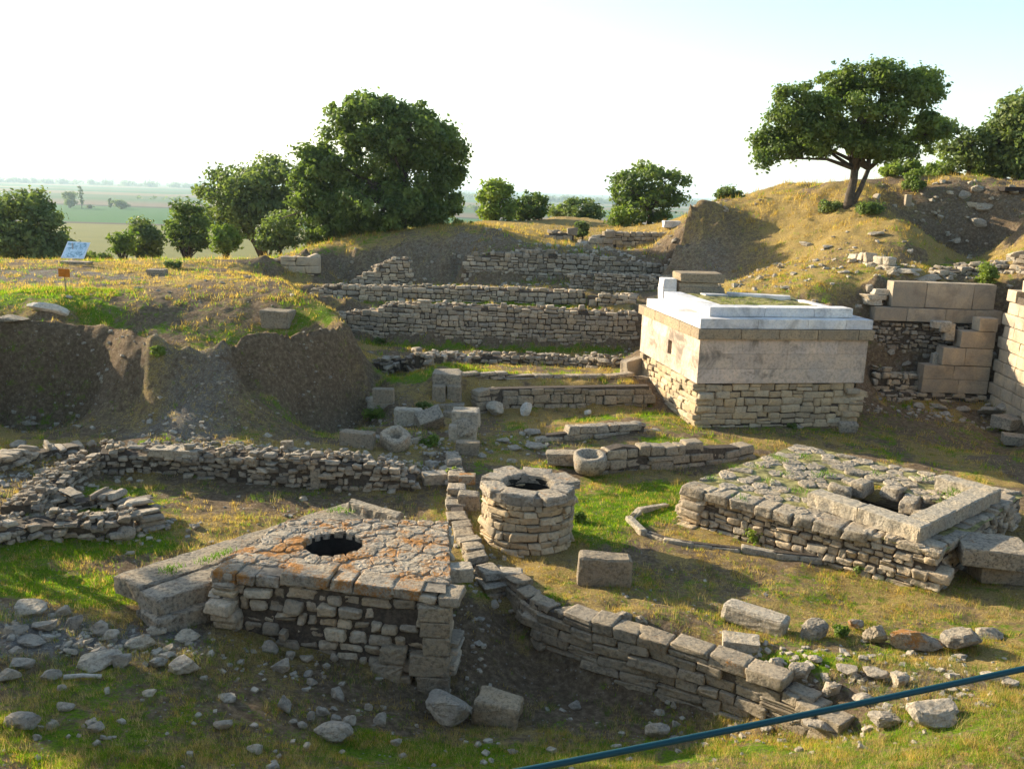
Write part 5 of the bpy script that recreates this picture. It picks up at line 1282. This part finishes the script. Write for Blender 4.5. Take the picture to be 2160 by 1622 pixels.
for n, Y0, Y1 in ((150000, 8.3, 32), (75000, 30, 62)):
    X, Y = scatter(n, Y0, Y1)
    g = interp(GREEN, X, Y); s = interp(STRAW, X, Y); cl = fbm(X * 2.6, Y * 2.6, 301, 3); sl = interp(slope2, X, Y)
    pr = np.clip(g * 1.1 + s * .45 + .06, 0, 1) * np.maximum(sst(cl, .38, .62), (g > .8) * .8)
    ok = (r.random(n) < pr) & (sl < 1.1)
    for P_ in EXCL: ok &= ~inpoly(X, Y, P_)
    X, Y, g, s, cl = X[ok], Y[ok], g[ok], s[ok], cl[ok]; n = len(X)
    isg = r.random(n) < np.clip((g * 1.0 + .05) / (g + s * .8 + .15), 0, .96) * np.maximum(.45 + sst(fbm(X * .9, Y * .9, 311, 3), .35, .6) * .55, (g > .8) * 1.0)
    cg = np.array([.12, .25, .010]) + r.random((n, 1)) * np.array([.17, .14, .01])
    cs_ = np.array([.32, .20, .05]) + r.random((n, 1)) * np.array([.28, .22, .09])
    col = np.where(isg[:, None], cg, cs_)
    k = np.clip(Y / 18, .55, 2.6)
    blades(mb, np.c_[X, Y, np.zeros(n)], .055 * k ** .6 * r.uniform(.5, 1.5, n) * (1 + (cl > .6) * .5) * np.where(Y > 45, 1.6, 1), .011 * k, 6, r, col, .035 * k)
# tufts on top of the podium, platform, well block slabs
# taller dry stalks and weeds on the near bank and the hill
n = 42000; X, Y = scatter(n, 8.3, 48); cl = fbm(X * 1.7 + 5, Y * 1.7, 401, 4); s = interp(STRAW, X, Y); g = interp(GREEN, X, Y); sl = interp(slope2, X, Y)
ok = (cl > .55 - .1 * s - .07 * (Y < 11.5)) & (sl < 1.3) & ((Y < 12.5) | (r.random(n) < .45))
for P_ in EXCL: ok &= ~inpoly(X, Y, P_)
X, Y, s = X[ok], Y[ok], s[ok]; n = len(X); isg = r.random(n) < .42
col = np.where(isg[:, None], np.array([.07, .14, .015]) + r.random((n, 1)) * np.array([.10, .12, .01]), np.array([.30, .21, .09]) + r.random((n, 1)) * np.array([.28, .22, .12]))
k = np.clip(Y / 18, .55, 2.2); blades(mb, np.c_[X, Y, np.zeros(n)], .13 * k ** .4 * r.uniform(.5, 1.4, n), .008 * k, 9, r, col, .05 * k)
tag(mb.build('grass', M_grass, origin=(0, 20, 0)), None, None, None, 'stuff')
print('grass verts', mb.n)
def tufts_on(name, pts, col, seed, hgt=.12, nb=26, spread=.09, parent=None):
    r = np.random.default_rng(seed); mb = MB(); P = np.array(pts, float)
    for p in P:
        n = nb; q = p + np.c_[r.normal(0, spread, (n, 2)), np.zeros(n)]; a = r.uniform(0, 6.28, n); H_ = hgt * r.uniform(.4, 1.3, n)
        d = np.c_[np.cos(a), np.sin(a), np.zeros(n)] * .007; tip = q + np.c_[r.normal(0, .4, (n, 2)) * H_[:, None], H_]
        mb.add(np.stack([q - d, q + d, tip], 1).reshape(-1, 3), np.arange(3 * n).reshape(-1, 3), np.repeat(np.array(col) * r.uniform(.7, 1.4, (n, 1)), 3, 0))
    o = mb.build(name, M_grass, parent); o['kind'] = 'stuff'; return o
tufts_on('grass_tufts', [W(x, y, z=.84) for x, y in [(1640,965),(1650,970),(1700,965),(1695,962),(1735,1000),(1725,1003),(1745,1002),(1690,1035),(1680,1038),(1620,1015),(1560,1050),(1600,985),(1660,1000),(1850,1000),(1545,985),(1500,1010),(1950,1010)]] + [W(x, y, z=.95) for x, y in [(2000,1045),(2008,1055),(2012,1040),(1995,1062),(2018,1035)]], (.10, .19, .02), 401, .10, 34, .10)
tufts_on('grass_tufts', [W(x, y, z=.66) for x, y in [(350,1205),(360,1200),(372,1198),(365,1206),(440,1180),(455,1174),(470,1170),(485,1165),(425,1186),(700,1078),(720,1075),(735,1080)]], (.10, .19, .02), 402, .09, 34, .06)
tufts_on('grass_tufts', [PD(1.2 + a, 1.1 + b, 3.52) for a, b in zip(np.random.default_rng(3).uniform(0, PDW - 2.6, 60), np.random.default_rng(4).uniform(0, PDD - 2, 60))], (.16, .20, .03), 403, .14, 30, .12)
# ------------------------------------------------------------------ single stones
def _P(px, py, w, h, zf=None):
    p = hit(px, py) if zf is None else W(px, py, z=zf); m = scale_at(p); return p, w * m, h * m
def rock(label, px, py, w, h, mat=None, seed=0, name='rock', cat='rock', z=None, dep=.75, rz=None, sink=.24, group='loose rocks of the ruin'):
    p, ww, hh = _P(px, py, w, h, z); r = np.random.default_rng(seed + int(px * 7 + py)); mb = MB()
    hh = hh * (.85 if px < 900 else 1.1); ww *= .9 if px < 900 else 1.12; d = ww * dep; sink = sink if px < 900 else .14
    boulder(mb, (p[0], p[1] + d * .3, p[2] + hh * (.5 - sink)), (ww, d, hh), rotm(r.uniform(-.4, .4) if rz is None else rz, r.normal(0, .08), r.normal(0, .08)), r)
    return tag(mb.build(name, mat or M_boulder), label, cat, group)
def block(label, px, py, w, h, mat=None, seed=0, name='stone_block', cat='stone block', z=None, dep=.5, rz=0, rx=0, ry=0, rnd=.15, lump=.05, sink=.08, jit=.02, dm=None, group='squared blocks lying about'):
    p, ww, hh = _P(px, py, w, h, z); r = np.random.default_rng(seed + int(px * 3 + py)); mb = MB(); d = dm or ww * dep
    stone(mb, (p[0], p[1] + d * .4, p[2] + hh * (.5 - sink)), (ww, d, hh), rotm(rz, rx, ry), rnd=rnd, jit=jit, T=T8, r=r, lump=lump)
    return tag(mb.build(name, mat or M_block), label, cat, group)

block('squat upright block with rounded top in front of the round well', 1275, 1236, 114, 68, dep=.42, rnd=.35, lump=.04, mat=M_block, rz=-.05, name='upright_block')
block('long pale round-edged slab fallen on the grass behind the retaining wall', 1597, 1330, 135, 42, dep=.36, rz=-.62, ry=.02, mat=M_paleslab, rnd=.4, name='fallen_slab', cat='fallen slab')
rock('dark weathered boulder just right of the long fallen slab', 1716, 1352, 68, 42, M_slab)
rock('small orange stained stone right of the dark weathered boulder', 1805, 1328, 34, 22, M_lichen)
rock('upright pitted boulder in the middle of the rock row', 1851, 1364, 52, 52, M_slab)
rock('long orange stained flat rock in the rock row', 1938, 1375, 120, 42, M_lichen, dep=.4, rz=-.2)
rock('large pitted boulder at the right end of the rock row', 2040, 1378, 105, 56, M_slab)
rock('thin flat stone beyond the right end of the rock row', 2095, 1350, 60, 16, M_slab)
rock('knobby boulder behind the top of the retaining wall', 1312, 1328, 52, 40, M_slab)
rock('smaller stone beside the knobby boulder', 1352, 1325, 30, 28, M_slab)
block('thin tan slab resting behind the retaining wall coping', 1565, 1372, 75, 22, M_paleslab, rz=-.2, rx=.1, dep=.6)
for i, (x, y, w, h, l) in enumerate([(1640,1415,50,30,'pale stone where the retaining wall coping starts to crumble'),(1690,1440,46,40,'upright pale stone in the crumbled end of the retaining wall'),(1655,1462,40,26,'grey stone wedged low in the crumbled wall end'),(1725,1400,34,16,'small stone left of the green tuft above the crumbled end'),
        (1790,1428,44,26,'tan stone in the pale scatter right of the wall end'),(1850,1438,50,30,'whitish stone in the pale scatter right of the wall end'),(1905,1448,52,26,'broad tan stone at the end of the pale scatter'),(1760,1470,60,30,'brown stone below the pale scatter'),(1820,1490,46,20,'flat stone sunk in dirt just above the cable'),
        (1985,1530,110,40,'large flat pale rock below the cable on the right'),(1875,1540,70,30,'pale rock left of the large flat rock below the cable'),(1760,1555,110,26,'long flat rock under the cable'),(1690,1545,44,28,'small grey rock under the cable by the ditch'),
        (1388,1562,52,44,'bluish white pointed rock on the near grass edge of the ditch'),(1213,1498,26,18,'small white stone alone on the ditch floor'),(2105,1440,60,16,'flat tan stones right of the cable end'),(2140,1452,40,14,'little flat stone at the right frame edge above the cable')]):
    rock(l, x, y, w, h, M_boulder if i % 3 else M_paleslab, seed=i)
# below the well block
rock('big bluish grey rock in front of the right corner of the well block', 942, 1532, 108, 66, M_boulder, dep=.7)
block('dark squared rock right of the big bluish rock', 1050, 1530, 100, 58, M_cornice, rnd=.3, lump=.15, dep=.6, rz=-.3, rx=.1)
rock('flat topped pale rock at the very bottom, left of centre', 697, 1570, 100, 46, M_boulder)
rock('pale rock with pointed top below the left part of the block', 590, 1422, 58, 44, M_boulder)
for i, (x, y, w, h, l) in enumerate([(568,1378,42,40,'bluish stone tucked under the well block face'),(610,1392,30,26,'small bluish stone under the well block face'),(645,1400,34,32,'white grey stone under the well block face, beside two bluish ones'),(703,1398,24,30,'narrow white stone against the well block foot'),(650,1428,30,20,'low grey stone in front of the block foot'),
        (655,1448,34,26,'grey stone half in the grass below the block'),(598,1502,34,56,'upright pale stone at the left of the small stone group'),(616,1530,26,22,'small pale stone below the upright pale stone'),(638,1540,28,24,'greyish round stone in the small stone group'),(656,1525,24,38,'tall narrow stone in the small stone group'),
        (680,1512,34,32,'whitest round stone of the small stone group'),(706,1528,34,30,'tan round stone of the small stone group'),(735,1532,36,28,'rightmost grey stone of the small stone group'),(703,1500,20,14,'tiny stone at the back of the small stone group'),(712,1478,44,40,'bluish stone behind the small stone group'),(776,1500,24,26,'pale stone alone right of the small stone group'),
        (801,1530,36,44,'upright blocky stone between the small stone group and the big bluish rock'),(835,1575,34,20,'low stone in the grass near the bottom middle')]):
    rock(l, x, y, w, h, M_boulder, seed=50 + i)
# left foreground
for i, (x, y, w, h, l, m) in enumerate([(103,1438,50,30,'smooth bluish grey rock beside the white stick',1),(125,1458,28,20,'small rock at the tip of the white stick',1),(328,1412,62,30,'flat split stone left of the brown angular rock',0),(380,1425,76,52,'brown angular rock on the sunlit bank',0),(345,1392,50,20,'thin stone tilted behind the flat split stone',0),
        (190,1412,120,34,'wide flat rock in the rubble bank',0),(250,1408,66,44,'grey rock right of the wide flat rock',1),(40,1410,60,30,'grey rock at the left in the shaded grass',1),(10,1440,60,40,'dark rock cut by the left frame edge',1),(145,1385,36,24,'little grey rock above the wide flat rock',1),(205,1385,40,26,'grey rounded rock in the middle of the rubble bank',1),
        (150,1325,50,44,'round grey rock at the top of the rubble bank',1),(50,1300,90,40,'big flat rock in the rubble heap at the left',0),(90,1335,60,36,'bluish rock in the rubble heap at the left',1),(25,1342,60,30,'broken slab low in the rubble heap at the left',1),(60,1362,70,24,'long flat slab at the bottom of the rubble heap',1),(205,1340,60,44,'tall rock right of the rubble heap',1),
        (230,1352,46,30,'pointed pale stone beside the tall rock',0),(130,1300,50,30,'rock between the rubble heap and the grass',1),(330,1340,60,26,'low stone in front of the long slab end',0),(390,1352,60,24,'thin pale stones in the sunny patch by the block',0),(290,1372,80,40,'earthy tan rock in the middle of the sunny bank',0),
        (475,1480,60,18,'flat tan stone in the foreground grass',0),(470,1540,50,30,'dull grey stone in the foreground grass',1),(200,1545,50,26,'dark stone in the shaded foreground grass',1),(40,1540,90,44,'broad dull rock near the lower left corner',1),(130,1500,50,20,'flat grey stone below the white stick',1),(310,1470,40,16,'small flat stone on the sunlit dirt',0),(540,1590,50,24,'tan stone near the bottom edge',0)]):
    rock(l, x, y, w, h, M_boulder if m else M_paleslab, seed=100 + i)
mb = MB(); a, b = hit(135, 1437), hit(215, 1435); tube(mb, [a + (0, 0, .05), (a + b) / 2 + (0, 0, .075), b + (0, 0, .06)], [.035, .03, .03], 8)
tag(mb.build('stick', M_pale, smooth=True), 'white stick lying in the shaded grass', 'stick')
# middle pile of squared stones
for i, (l, x, y, w, h, kw) in enumerate([
    ('dark cube-like block at the top left of the tumbled stones', 808, 848, 44, 30, dict(mat=M_block, z=.55)),
    ('rounded pale stone under the cube-like block', 802, 868, 56, 30, dict(mat=M_paleslab, rnd=.5)),
    ('large pale rectangular block in the middle of the tumbled stones', 860, 898, 60, 38, dict(mat=M_paleslab, rz=.1, rnd=.25)),
    ('tilted slab sliding off the tumbled stones', 905, 905, 56, 36, dict(mat=M_slab, rx=.5, ry=-.35, rz=.5, dep=.7)),
    ('long narrow block lying on the straw left of the hollow stone', 752, 944, 72, 34, dict(mat=M_block, rz=-.2, dep=.4)),
    ('squared block on top of the kerb wall pillar', 981, 898, 58, 34, dict(mat=M_paleslab, z=.55, dep=.8)),
    ('lower squared block of the kerb wall pillar', 975, 935, 60, 40, dict(mat=M_paleslab, rnd=.4)),
    ('brown squared block behind the pillar', 985, 960, 50, 30, dict(mat=M_block, z=.1)),
    ('pale slab tilted on the grass hillock edge', 942, 812, 60, 26, dict(mat=M_slab, z=.75, dep=.8)),
    ('small upright block under the pale hillock slab', 925, 846, 28, 34, dict(mat=M_block, dep=.9)),
    ('block right of the dark gap in the hillock wall', 957, 846, 30, 34, dict(mat=M_block, dep=.9)),
    ('flat stone step below the dark gap', 945, 865, 66, 12, dict(mat=M_slab, dep=.5)),
    ('low flat stone below the step', 960, 885, 50, 16, dict(mat=M_block, dep=.5)),
    ('tan leaning block at the left foot of the podium', 1338, 796, 56, 42, dict(mat=M_wallblock, rz=.55, ry=-.12, dep=.45)),
    ('single orange topped stone in the narrow kerb wall', 985, 1020, 34, 18, dict(mat=M_lichen, z=.3, dep=.8)),
    ('wide dark topped block at the bend of the narrow kerb wall', 988, 1080, 46, 40, dict(mat=M_slab, dep=.9, rnd=.3)),
    ('flat pale slab fallen in the shade by the court wall', 915, 1022, 50, 24, dict(mat=M_paleslab, rz=.3, dep=.6)),
    ('bluish flat slab beside the fallen pale slab', 850, 1015, 46, 20, dict(mat=M_slab, rz=.4, dep=.5)),
    ('long block left of the round stone basin', 1190, 980, 74, 26, dict(mat=M_slab, z=.12, dep=.5)),
    ('upright slab leaning on the court wall top', 605, 962, 26, 34, dict(mat=M_slab, z=.6, dep=.5)),
    ('tall flat stone set upright in the court wall', 665, 1032, 20, 48, dict(mat=M_slab, dep=.5)),
    ('flat thin slab on top of the court wall left part', 340, 962, 50, 16, dict(mat=M_paleslab, z=.62, dep=.7)),
    ('wide tan slab on top of the court wall', 390, 968, 54, 20, dict(mat=M_paleslab, z=.55, dep=.7)),
    ('bottom stone pushed against the narrow kerb wall foot', 1078, 1235, 50, 30, dict(mat=M_paleslab, dep=.7, rnd=.3)),
    ('pale block hanging over the well block right corner', 968, 1225, 52, 30, dict(mat=M_paleslab, z=.72, dep=.8, rz=.2)),
    ('squared grey block on the plateau edge', 582, 692, 62, 38, dict(mat=M_block, dep=.8, rz=-.1)),
    ('small grey block on the low mound of the plateau', 328, 582, 36, 14, dict(mat=M_slab, dep=.7)),
    ('broken slab in the grass right of the platform, cut by the frame edge', 2110, 1195, 130, 40, dict(mat=M_slab, z=.45, dep=.9, rz=-.25)),
    ('stone under the broken slab right of the platform', 2120, 1230, 110, 40, dict(mat=M_block, dep=.6)),
    ('block leaning at the rear corner of the platform kerb', 2120, 1095, 50, 34, dict(mat=M_block, dep=.8)),
    ('flat grey stone in the shade at the right frame edge', 2140, 905, 60, 24, dict(mat=M_slab, dep=.8, rz=.4)),
    ('second flat grey stone in the shade near the right frame edge', 2150, 940, 50, 20, dict(mat=M_slab, dep=.8, rz=-.3)),
    ('far small white slab on the ridge by the grey cliff', 1418, 480, 36, 14, dict(mat=M_marble, dep=.8)),
    ('small pale post-like stone on the face of the dark cliff', 1915, 436, 12, 26, dict(mat=M_wallblock, dep=.9)),
    ('bluish boulder at the base of the podium front', 1790, 915, 40, 26, dict(mat=M_slab, rnd=.6, lump=.15)),
    ]):
    block(l, x, y, w, h, seed=300 + i, **kw)
rock('pitted rounded boulder on the kerb wall pillar', 985, 920, 50, 36, M_slab, z=.35)
rock('big pale rock with flat top at the left plateau edge', 100, 662, 104, 32, M_pale, dep=.45)
rock('brown flat rock cut by the left frame edge on the plateau', 18, 682, 90, 26, M_slab, dep=.6)
rock('large grey rock at the end of the broken court wall', 262, 1142, 46, 44, M_boulder)
rock('small round grey rock in front of the court wall', 640, 1058, 24, 16, M_boulder)
rock('pale stone at the foot of the low block wall near the pillar', 1045, 880, 44, 32, M_paleslab)
rock('white pointed stone in the grass below the low block wall', 1110, 878, 26, 30, M_pale)
rock('white stone in the grass below the podium left side', 1240, 875, 20, 10, M_pale)
for i, (x, y, w, h, l) in enumerate([(1062,935,30,10,'flat stone in the shaded strip right of the pillar'),(1085,952,40,10,'second flat stone in the shaded strip right of the pillar'),(1130,948,44,12,'third flat stone in the shaded strip, towards the basin'),(1080,978,26,10,'small flat stone behind the round well'),(1125,920,40,14,'stone in line with the short kerb'),(1345,905,36,16,'pale stone at the right end of the short kerb'),
        (1700,520,30,10,'pale stone high on the yellow slope'),(1745,525,24,10,'small pale stone high on the yellow slope'),(1850,500,30,14,'whitish boulder below the hilltop oak'),(1780,578,26,8,'small pale stone on the lower yellow slope'),(1660,610,24,8,'tiny pale stone low on the yellow slope'),(1720,640,20,8,'tiny stone near the podium rear'),(1880,622,60,24,'rounded mauve boulder above the tan retaining blocks'),
        (1955,600,90,20,'long rounded rock behind the tan retaining blocks'),(2065,480,40,20,'grey rock embedded in the dark cliff'),(2080,450,44,20,'larger grey rock embedded in the dark cliff'),(2040,420,34,18,'pale grey rock near the top of the dark cliff'),(2070,405,40,14,'flat rock under the top edge of the dark cliff'),(1835,620,20,20,'round pale stone left of the tan retaining blocks'),(1812,655,16,14,'little round stone behind the podium right corner'),
        (160,905,30,12,'grey stone at the foot of the left pit'),(60,900,44,14,'bluish slab at the foot of the left pit'),(30,945,50,20,'blue grey stone at the left edge below the pit'),(105,950,40,26,'pale upright stone left of the court wall corner'),(190,945,26,28,'dark stone on the court wall corner'),(150,962,44,16,'flat stone beside the court wall corner'),(210,965,34,14,'thin stone in front of the court wall corner'),
        (1940,862,26,12,'stone at the foot of the stepped wall'),(1985,868,36,16,'pale stone row at the foot of the stepped wall'),(2040,872,34,14,'larger pale stone at the foot of the stepped wall'),(2100,880,60,24,'heap stone between the stepped wall and the lit wall'),(2130,870,44,24,'grey stone against the lit wall'),(1690,905,14,8,'tiny stone before the podium front')]):
    rock(l, x, y, w, h, M_boulder if i not in (5, 6, 7, 8, 9) else M_paleslab, seed=400 + i)
# hollow stone and round basin
def basin(name, label, px, py, z, Ro, Ri, hh, mat, cat, tilt=(0, 0), seed=1, sq=False):
    c = W(px, py, z=z); r = np.random.default_rng(seed); mb = MB(); n = 24; th = np.arange(n) / n * 2 * PI
    def rr(R): return R * (1 + (.18 * np.abs(np.cos(2 * th)) ** 3 * 1 if sq else 0) + .03 * np.sin(3 * th + seed))
    prof = [(rr(Ro) * .92, -hh), (rr(Ro) * 1.03, -hh * .5), (rr(Ro), -.05), (rr(Ro) * .93, 0), (rr(Ro) * .5 + Ri * .5, .005), (Ri * np.ones(n), -.02), (Ri * .85 * np.ones(n), -hh * .55)]
    Rm = rotm(0, tilt[0], tilt[1]); v = np.concatenate([np.c_[np.cos(th) * a, np.sin(th) * a, np.full(n, b)] + r.normal(0, .008, (n, 3)) for a, b in prof]) @ Rm.T + c
    f = [(k * n + i, k * n + (i + 1) % n, (k + 1) * n + (i + 1) % n, (k + 1) * n + i) for k in range(len(prof) - 1) for i in range(n)]
    mb.add(v, [np.array(f), (np.arange(n) + (len(prof) - 1) * n)[None], np.arange(n)[::-1][None]])
    return tag(mb.build(name, mat, smooth=True), label, cat)
basin('stone_basin', 'round stone ring basin lying at the end of the low curved wall', 1245, 958, .56, .42, .24, .42, M_slab, 'basin', tilt=(.16, 0))
basin('hollow_stone', 'pitted squarish stone with a hollow in its top, among the tumbled stones', 835, 915, .72, .34, .17, .5, M_slab, 'hollow stone', tilt=(.45, .1), seed=5, sq=True)
# scattered small rubble
r = np.random.default_rng(600); mb = MB(); fr = MB()
ZN = [(80,1335,1.8,.5,110,.08),(330,1370,1.5,.5,90,.05),(620,1440,1.4,.7,40,.06),(1750,1460,1.6,.4,90,.07),(1950,1500,2,.5,60,.07),(550,950,3.2,.35,300,.08),(820,980,1.0,.5,150,.10),(880,940,1.2,.9,90,.10),
      (60,1010,2.0,1.2,200,.10),(180,1110,2,.7,120,.10),(1100,1500,1.6,.6,22,.04),(980,1350,.5,1.0,30,.06),(150,860,3.5,1.2,110,.08),(700,880,2.5,1.5,120,.08),(400,880,2,1.2,90,.08),(2000,480,3,3,70,.2),(2080,590,3,2,100,.2),
      (1080,940,2,1,70,.09),(1500,600,3,2,80,.15),(1750,560,4,3,110,.13),(400,600,6,3,70,.1),(2000,880,4,.8,120,.13),(1250,560,6,3,150,.2),(800,600,3,.8,70,.16),(1020,1200,.5,1.2,50,.07),(250,1560,4,1,60,.07),(1500,1580,5,.6,50,.06),(1400,760,2,1,50,.1),(1560,1400,1.5,.3,60,.08),(1900,1400,2,.6,70,.06),(1340,1270,3,1.5,60,.04),(700,1100,3,1.5,70,.05)]
for px, py, rx, ry, n, sz in ZN:
    c = hit(px, py)
    for k in range(n):
        x, y = c[0] + r.normal(0, .6) * rx, c[1] + r.normal(0, .6) * ry; s = sz * r.lognormal(0, .4)
        stone(mb, (x, y, gz(x, y) + s * .06), (s, s * r.uniform(.6, .9), s * r.uniform(.4, .7)), rotm(r.uniform(0, 6), r.normal(0, .25), r.normal(0, .25)), rnd=.6, jit=.1, T=T3 if s < .12 else T4, r=r, lump=.2)
tag(mb.build('rubble', M_boulder, origin=(0, 20, 0)), None, None, None, 'stuff')

# ------------------------------------------------------------------ signs
M_metal = plain_mat('grey_metal', (.35, .36, .38), .4, var=.08, bump=0)
N = NT('panel_print'); tc = N.n('ShaderNodeTexCoord').outputs['Object']
n_ = N.noise(tc, 5.5, 6, .7, .5); c = N.ramp(n_, [(.36, (.12, .22, .28)), (.47, (.45, .60, .66)), (.56, (.68, .80, .86)), (.7, (.78, .85, .9))])
N.finish(c, .25, spec=.5); M_panel = N.m
M_white = plain_mat('white_paint', (.75, .78, .8), .4, var=.04, bump=0)
M_orange = plain_mat('orange_board', (.55, .17, .015), .6, var=.15, bump=.1)
Yb = 39.5; bp = W(157, 575, Y=Yb); bp[2] = gz(bp[0], bp[1])
ib = empty('info_board', bp, 'tilted blue white information board on a short post with stone base, on the plateau path', 'information board')
m = MB(); stone(m, bp + (.15, 0, .02), (1.15, .6, .26), rotm(.05), rnd=.15, jit=.01, T=T6, lump=.05); m.build('base_stone', M_slab, ib)
m = MB(); tube(m, [bp + (.0, 0, .2), bp + (.0, 0, .95)], .035, 8); m.build('post', M_metal, ib)
quad = [W(128, 544, Y=Yb - .35), W(176, 546, Y=Yb - .35), W(190, 512, Y=Yb + .25), W(143, 509, Y=Yb + .25)]
q = np.array(quad); nrm = np.cross(q[1] - q[0], q[3] - q[0]); nrm /= np.linalg.norm(nrm)
v = np.concatenate([q, q - nrm * .04]); m = MB(); m.add(v, np.array([[0, 1, 2, 3], [7, 6, 5, 4], [0, 4, 5, 1], [1, 5, 6, 2], [2, 6, 7, 3], [3, 7, 4, 0]])); m.build('frame', M_white, ib)
cq = q.mean(0); qi = cq + (q - cq) * .88 + nrm * .006; m = MB(); m.add(np.concatenate([qi, qi - nrm * .004]), np.array([[0, 1, 2, 3], [7, 6, 5, 4], [0, 4, 5, 1], [1, 5, 6, 2], [2, 6, 7, 3], [3, 7, 4, 0]])); m.build('print', M_panel, ib)
sp = hit(139, 616); sn = empty('marker_sign', sp, 'small orange square sign on a thin stake in the grass, left on the plateau', 'sign')
ms = scale_at(sp); m = MB(); tube(m, [sp - (0, 0, .1), sp + (0, 0, 46 * ms)], .022, 6); m.build('stake', M_cornice, sn)
m = MB(); stone(m, sp + (0, -.03, 40 * ms), (23 * ms, .03, 17 * ms), rotm(.05, 0, .04), rnd=.1, jit=0, T=T3, lump=0); m.build('sign_board', M_orange, sn)
# dark timber rail at the hilltop, right
M_timber = plain_mat('dark_timber', (.03, .024, .02), var=.2)
tp = W(2150, 408, Y=44); rl = empty('timber_walkway', (tp[0], tp[1], gz(tp[0], tp[1])), 'dark timber walkway edge on a reddish post at the right frame edge', 'walkway')
m = MB(); a, b = W(2106, 398, Y=44), W(2230, 404, Y=44); stone(m, (a + b) / 2, (np.linalg.norm(b - a), 1.2, .2), rotm(0), rnd=.05, jit=0, T=T3, lump=0); m.build('deck_beam', M_timber, rl)
for x_ in (2152, 2215):
    m = MB(); t_ = W(x_, 403, Y=44); stone(m, (t_[0], t_[1], t_[2] - .65), (.22, .22, 1.1), rotm(0), rnd=.1, jit=0, T=T3, lump=0); m.build('post', M_wallblock, rl)
# cable in the foreground
M_cable = NT('teal_cable'); M_cable.finish((.008, .085, .115, 1), .42, spec=.5) if False else None
N = M_cable; M_cable = N.finish(N.mix(N.noise(N.pos(), 60, 3, .6), (.001, .030, .042), (.003, .05, .062)), .5, spec=.3)
ca, cb = W(900, 1664, Y=2.35), W(2500, 1336, Y=3.05)
cb2 = cb; rp = empty('cable_fence', (ca[0], ca[1], gz(ca[0], ca[1])), 'dark teal cable stretched slanting across the lower right foreground', 'cable')
rr0 = .5 * 13.5 * scale_at(W(1640, 1518, Y=2.68))
m = MB(); tt = np.linspace(-.35, 1.1, 24)[:, None]; pts = ca + (cb - ca) * tt; pts[:, 2] -= .012 * np.sin(np.clip(tt[:, 0], 0, 1) * PI); tube(m, pts, rr0, 12); m.build('cable', M_cable, rp, smooth=True)
for p in (pts[0], pts[-1]):
    m = MB(); tube(m, [(p[0], p[1], gz(p[0], p[1]) - .2), (p[0], p[1], p[2] + .08)], .035, 10); m.build('post', M_metal, rp, smooth=True)
# ------------------------------------------------------------------ camera, sun, sky, air
cam = bpy.data.cameras.new('camera'); co = bpy.data.objects.new('camera', cam); COL.objects.link(co)
cam.sensor_width = 36; cam.sensor_fit = 'HORIZONTAL'; cam.lens = F / 2160 * 36
cam.clip_start = .1; cam.clip_end = 30000
co.matrix_world = Matrix(((RV[0], UV[0], -fw[0], 0), (RV[1], UV[1], -fw[1], 0), (RV[2], UV[2], -fw[2], H), (0, 0, 0, 1)))
scene.camera = co
SUN_EL = math.radians(18); SUN_AZ = math.atan2(-.86, .51)
sd = Vector((math.sin(SUN_AZ) * math.cos(SUN_EL), math.cos(SUN_AZ) * math.cos(SUN_EL), math.sin(SUN_EL)))
sun = bpy.data.lights.new('sun', 'SUN'); sun.energy = 5.0; sun.angle = math.radians(.6); sun.color = (1, .875, .67)
so = bpy.data.objects.new('sun', sun); COL.objects.link(so)
so.matrix_world = sd.to_track_quat('Z', 'Y').to_matrix().to_4x4()
wd = bpy.data.worlds.new('World'); scene.world = wd; wd.use_nodes = True
nt = wd.node_tree; nt.nodes.clear()
sky = nt.nodes.new('ShaderNodeTexSky'); sky.sky_type = 'NISHITA'; sky.sun_disc = False
sky.sun_elevation = SUN_EL; sky.sun_rotation = SUN_AZ % (2 * PI); sky.altitude = 50; sky.air_density = 1.15; sky.dust_density = .8; sky.ozone_density = 1.5
bg = nt.nodes.new('ShaderNodeBackground'); bg.inputs[1].default_value = .12
wo = nt.nodes.new('ShaderNodeOutputWorld')
nt.links.new(sky.outputs[0], bg.inputs[0]); nt.links.new(bg.outputs[0], wo.inputs[0])
scene.view_settings.view_transform = 'Standard'; scene.view_settings.look = 'None'
scene.view_settings.exposure = 1.36; scene.view_settings.gamma = 1
if HAZE:
    N = NT('haze'); 
    v = N.n('ShaderNodeVolumePrincipled', inp={'Color': (.66, .85, 1, 1), 'Density': HAZE, 'Anisotropy': .3})
    N.t.links.new(v.outputs[0], N.out.inputs['Volume'])
    N.m.volume_intersection_method = 'ACCURATE' if hasattr(N.m, 'volume_intersection_method') else None
    mb = MB(); prism(mb, [(-9800, -70), (9800, -70), (9800, 11800), (-9800, 11800)], -60, 190)
    hz = mb.build('haze', N.m, origin=(0, 0, 0)); hz['kind'] = 'stuff'
scene.cycles.max_bounces = 6; scene.cycles.transparent_max_bounces = 6; scene.cycles.volume_bounces = 1
scene.cycles.use_adaptive_sampling = True
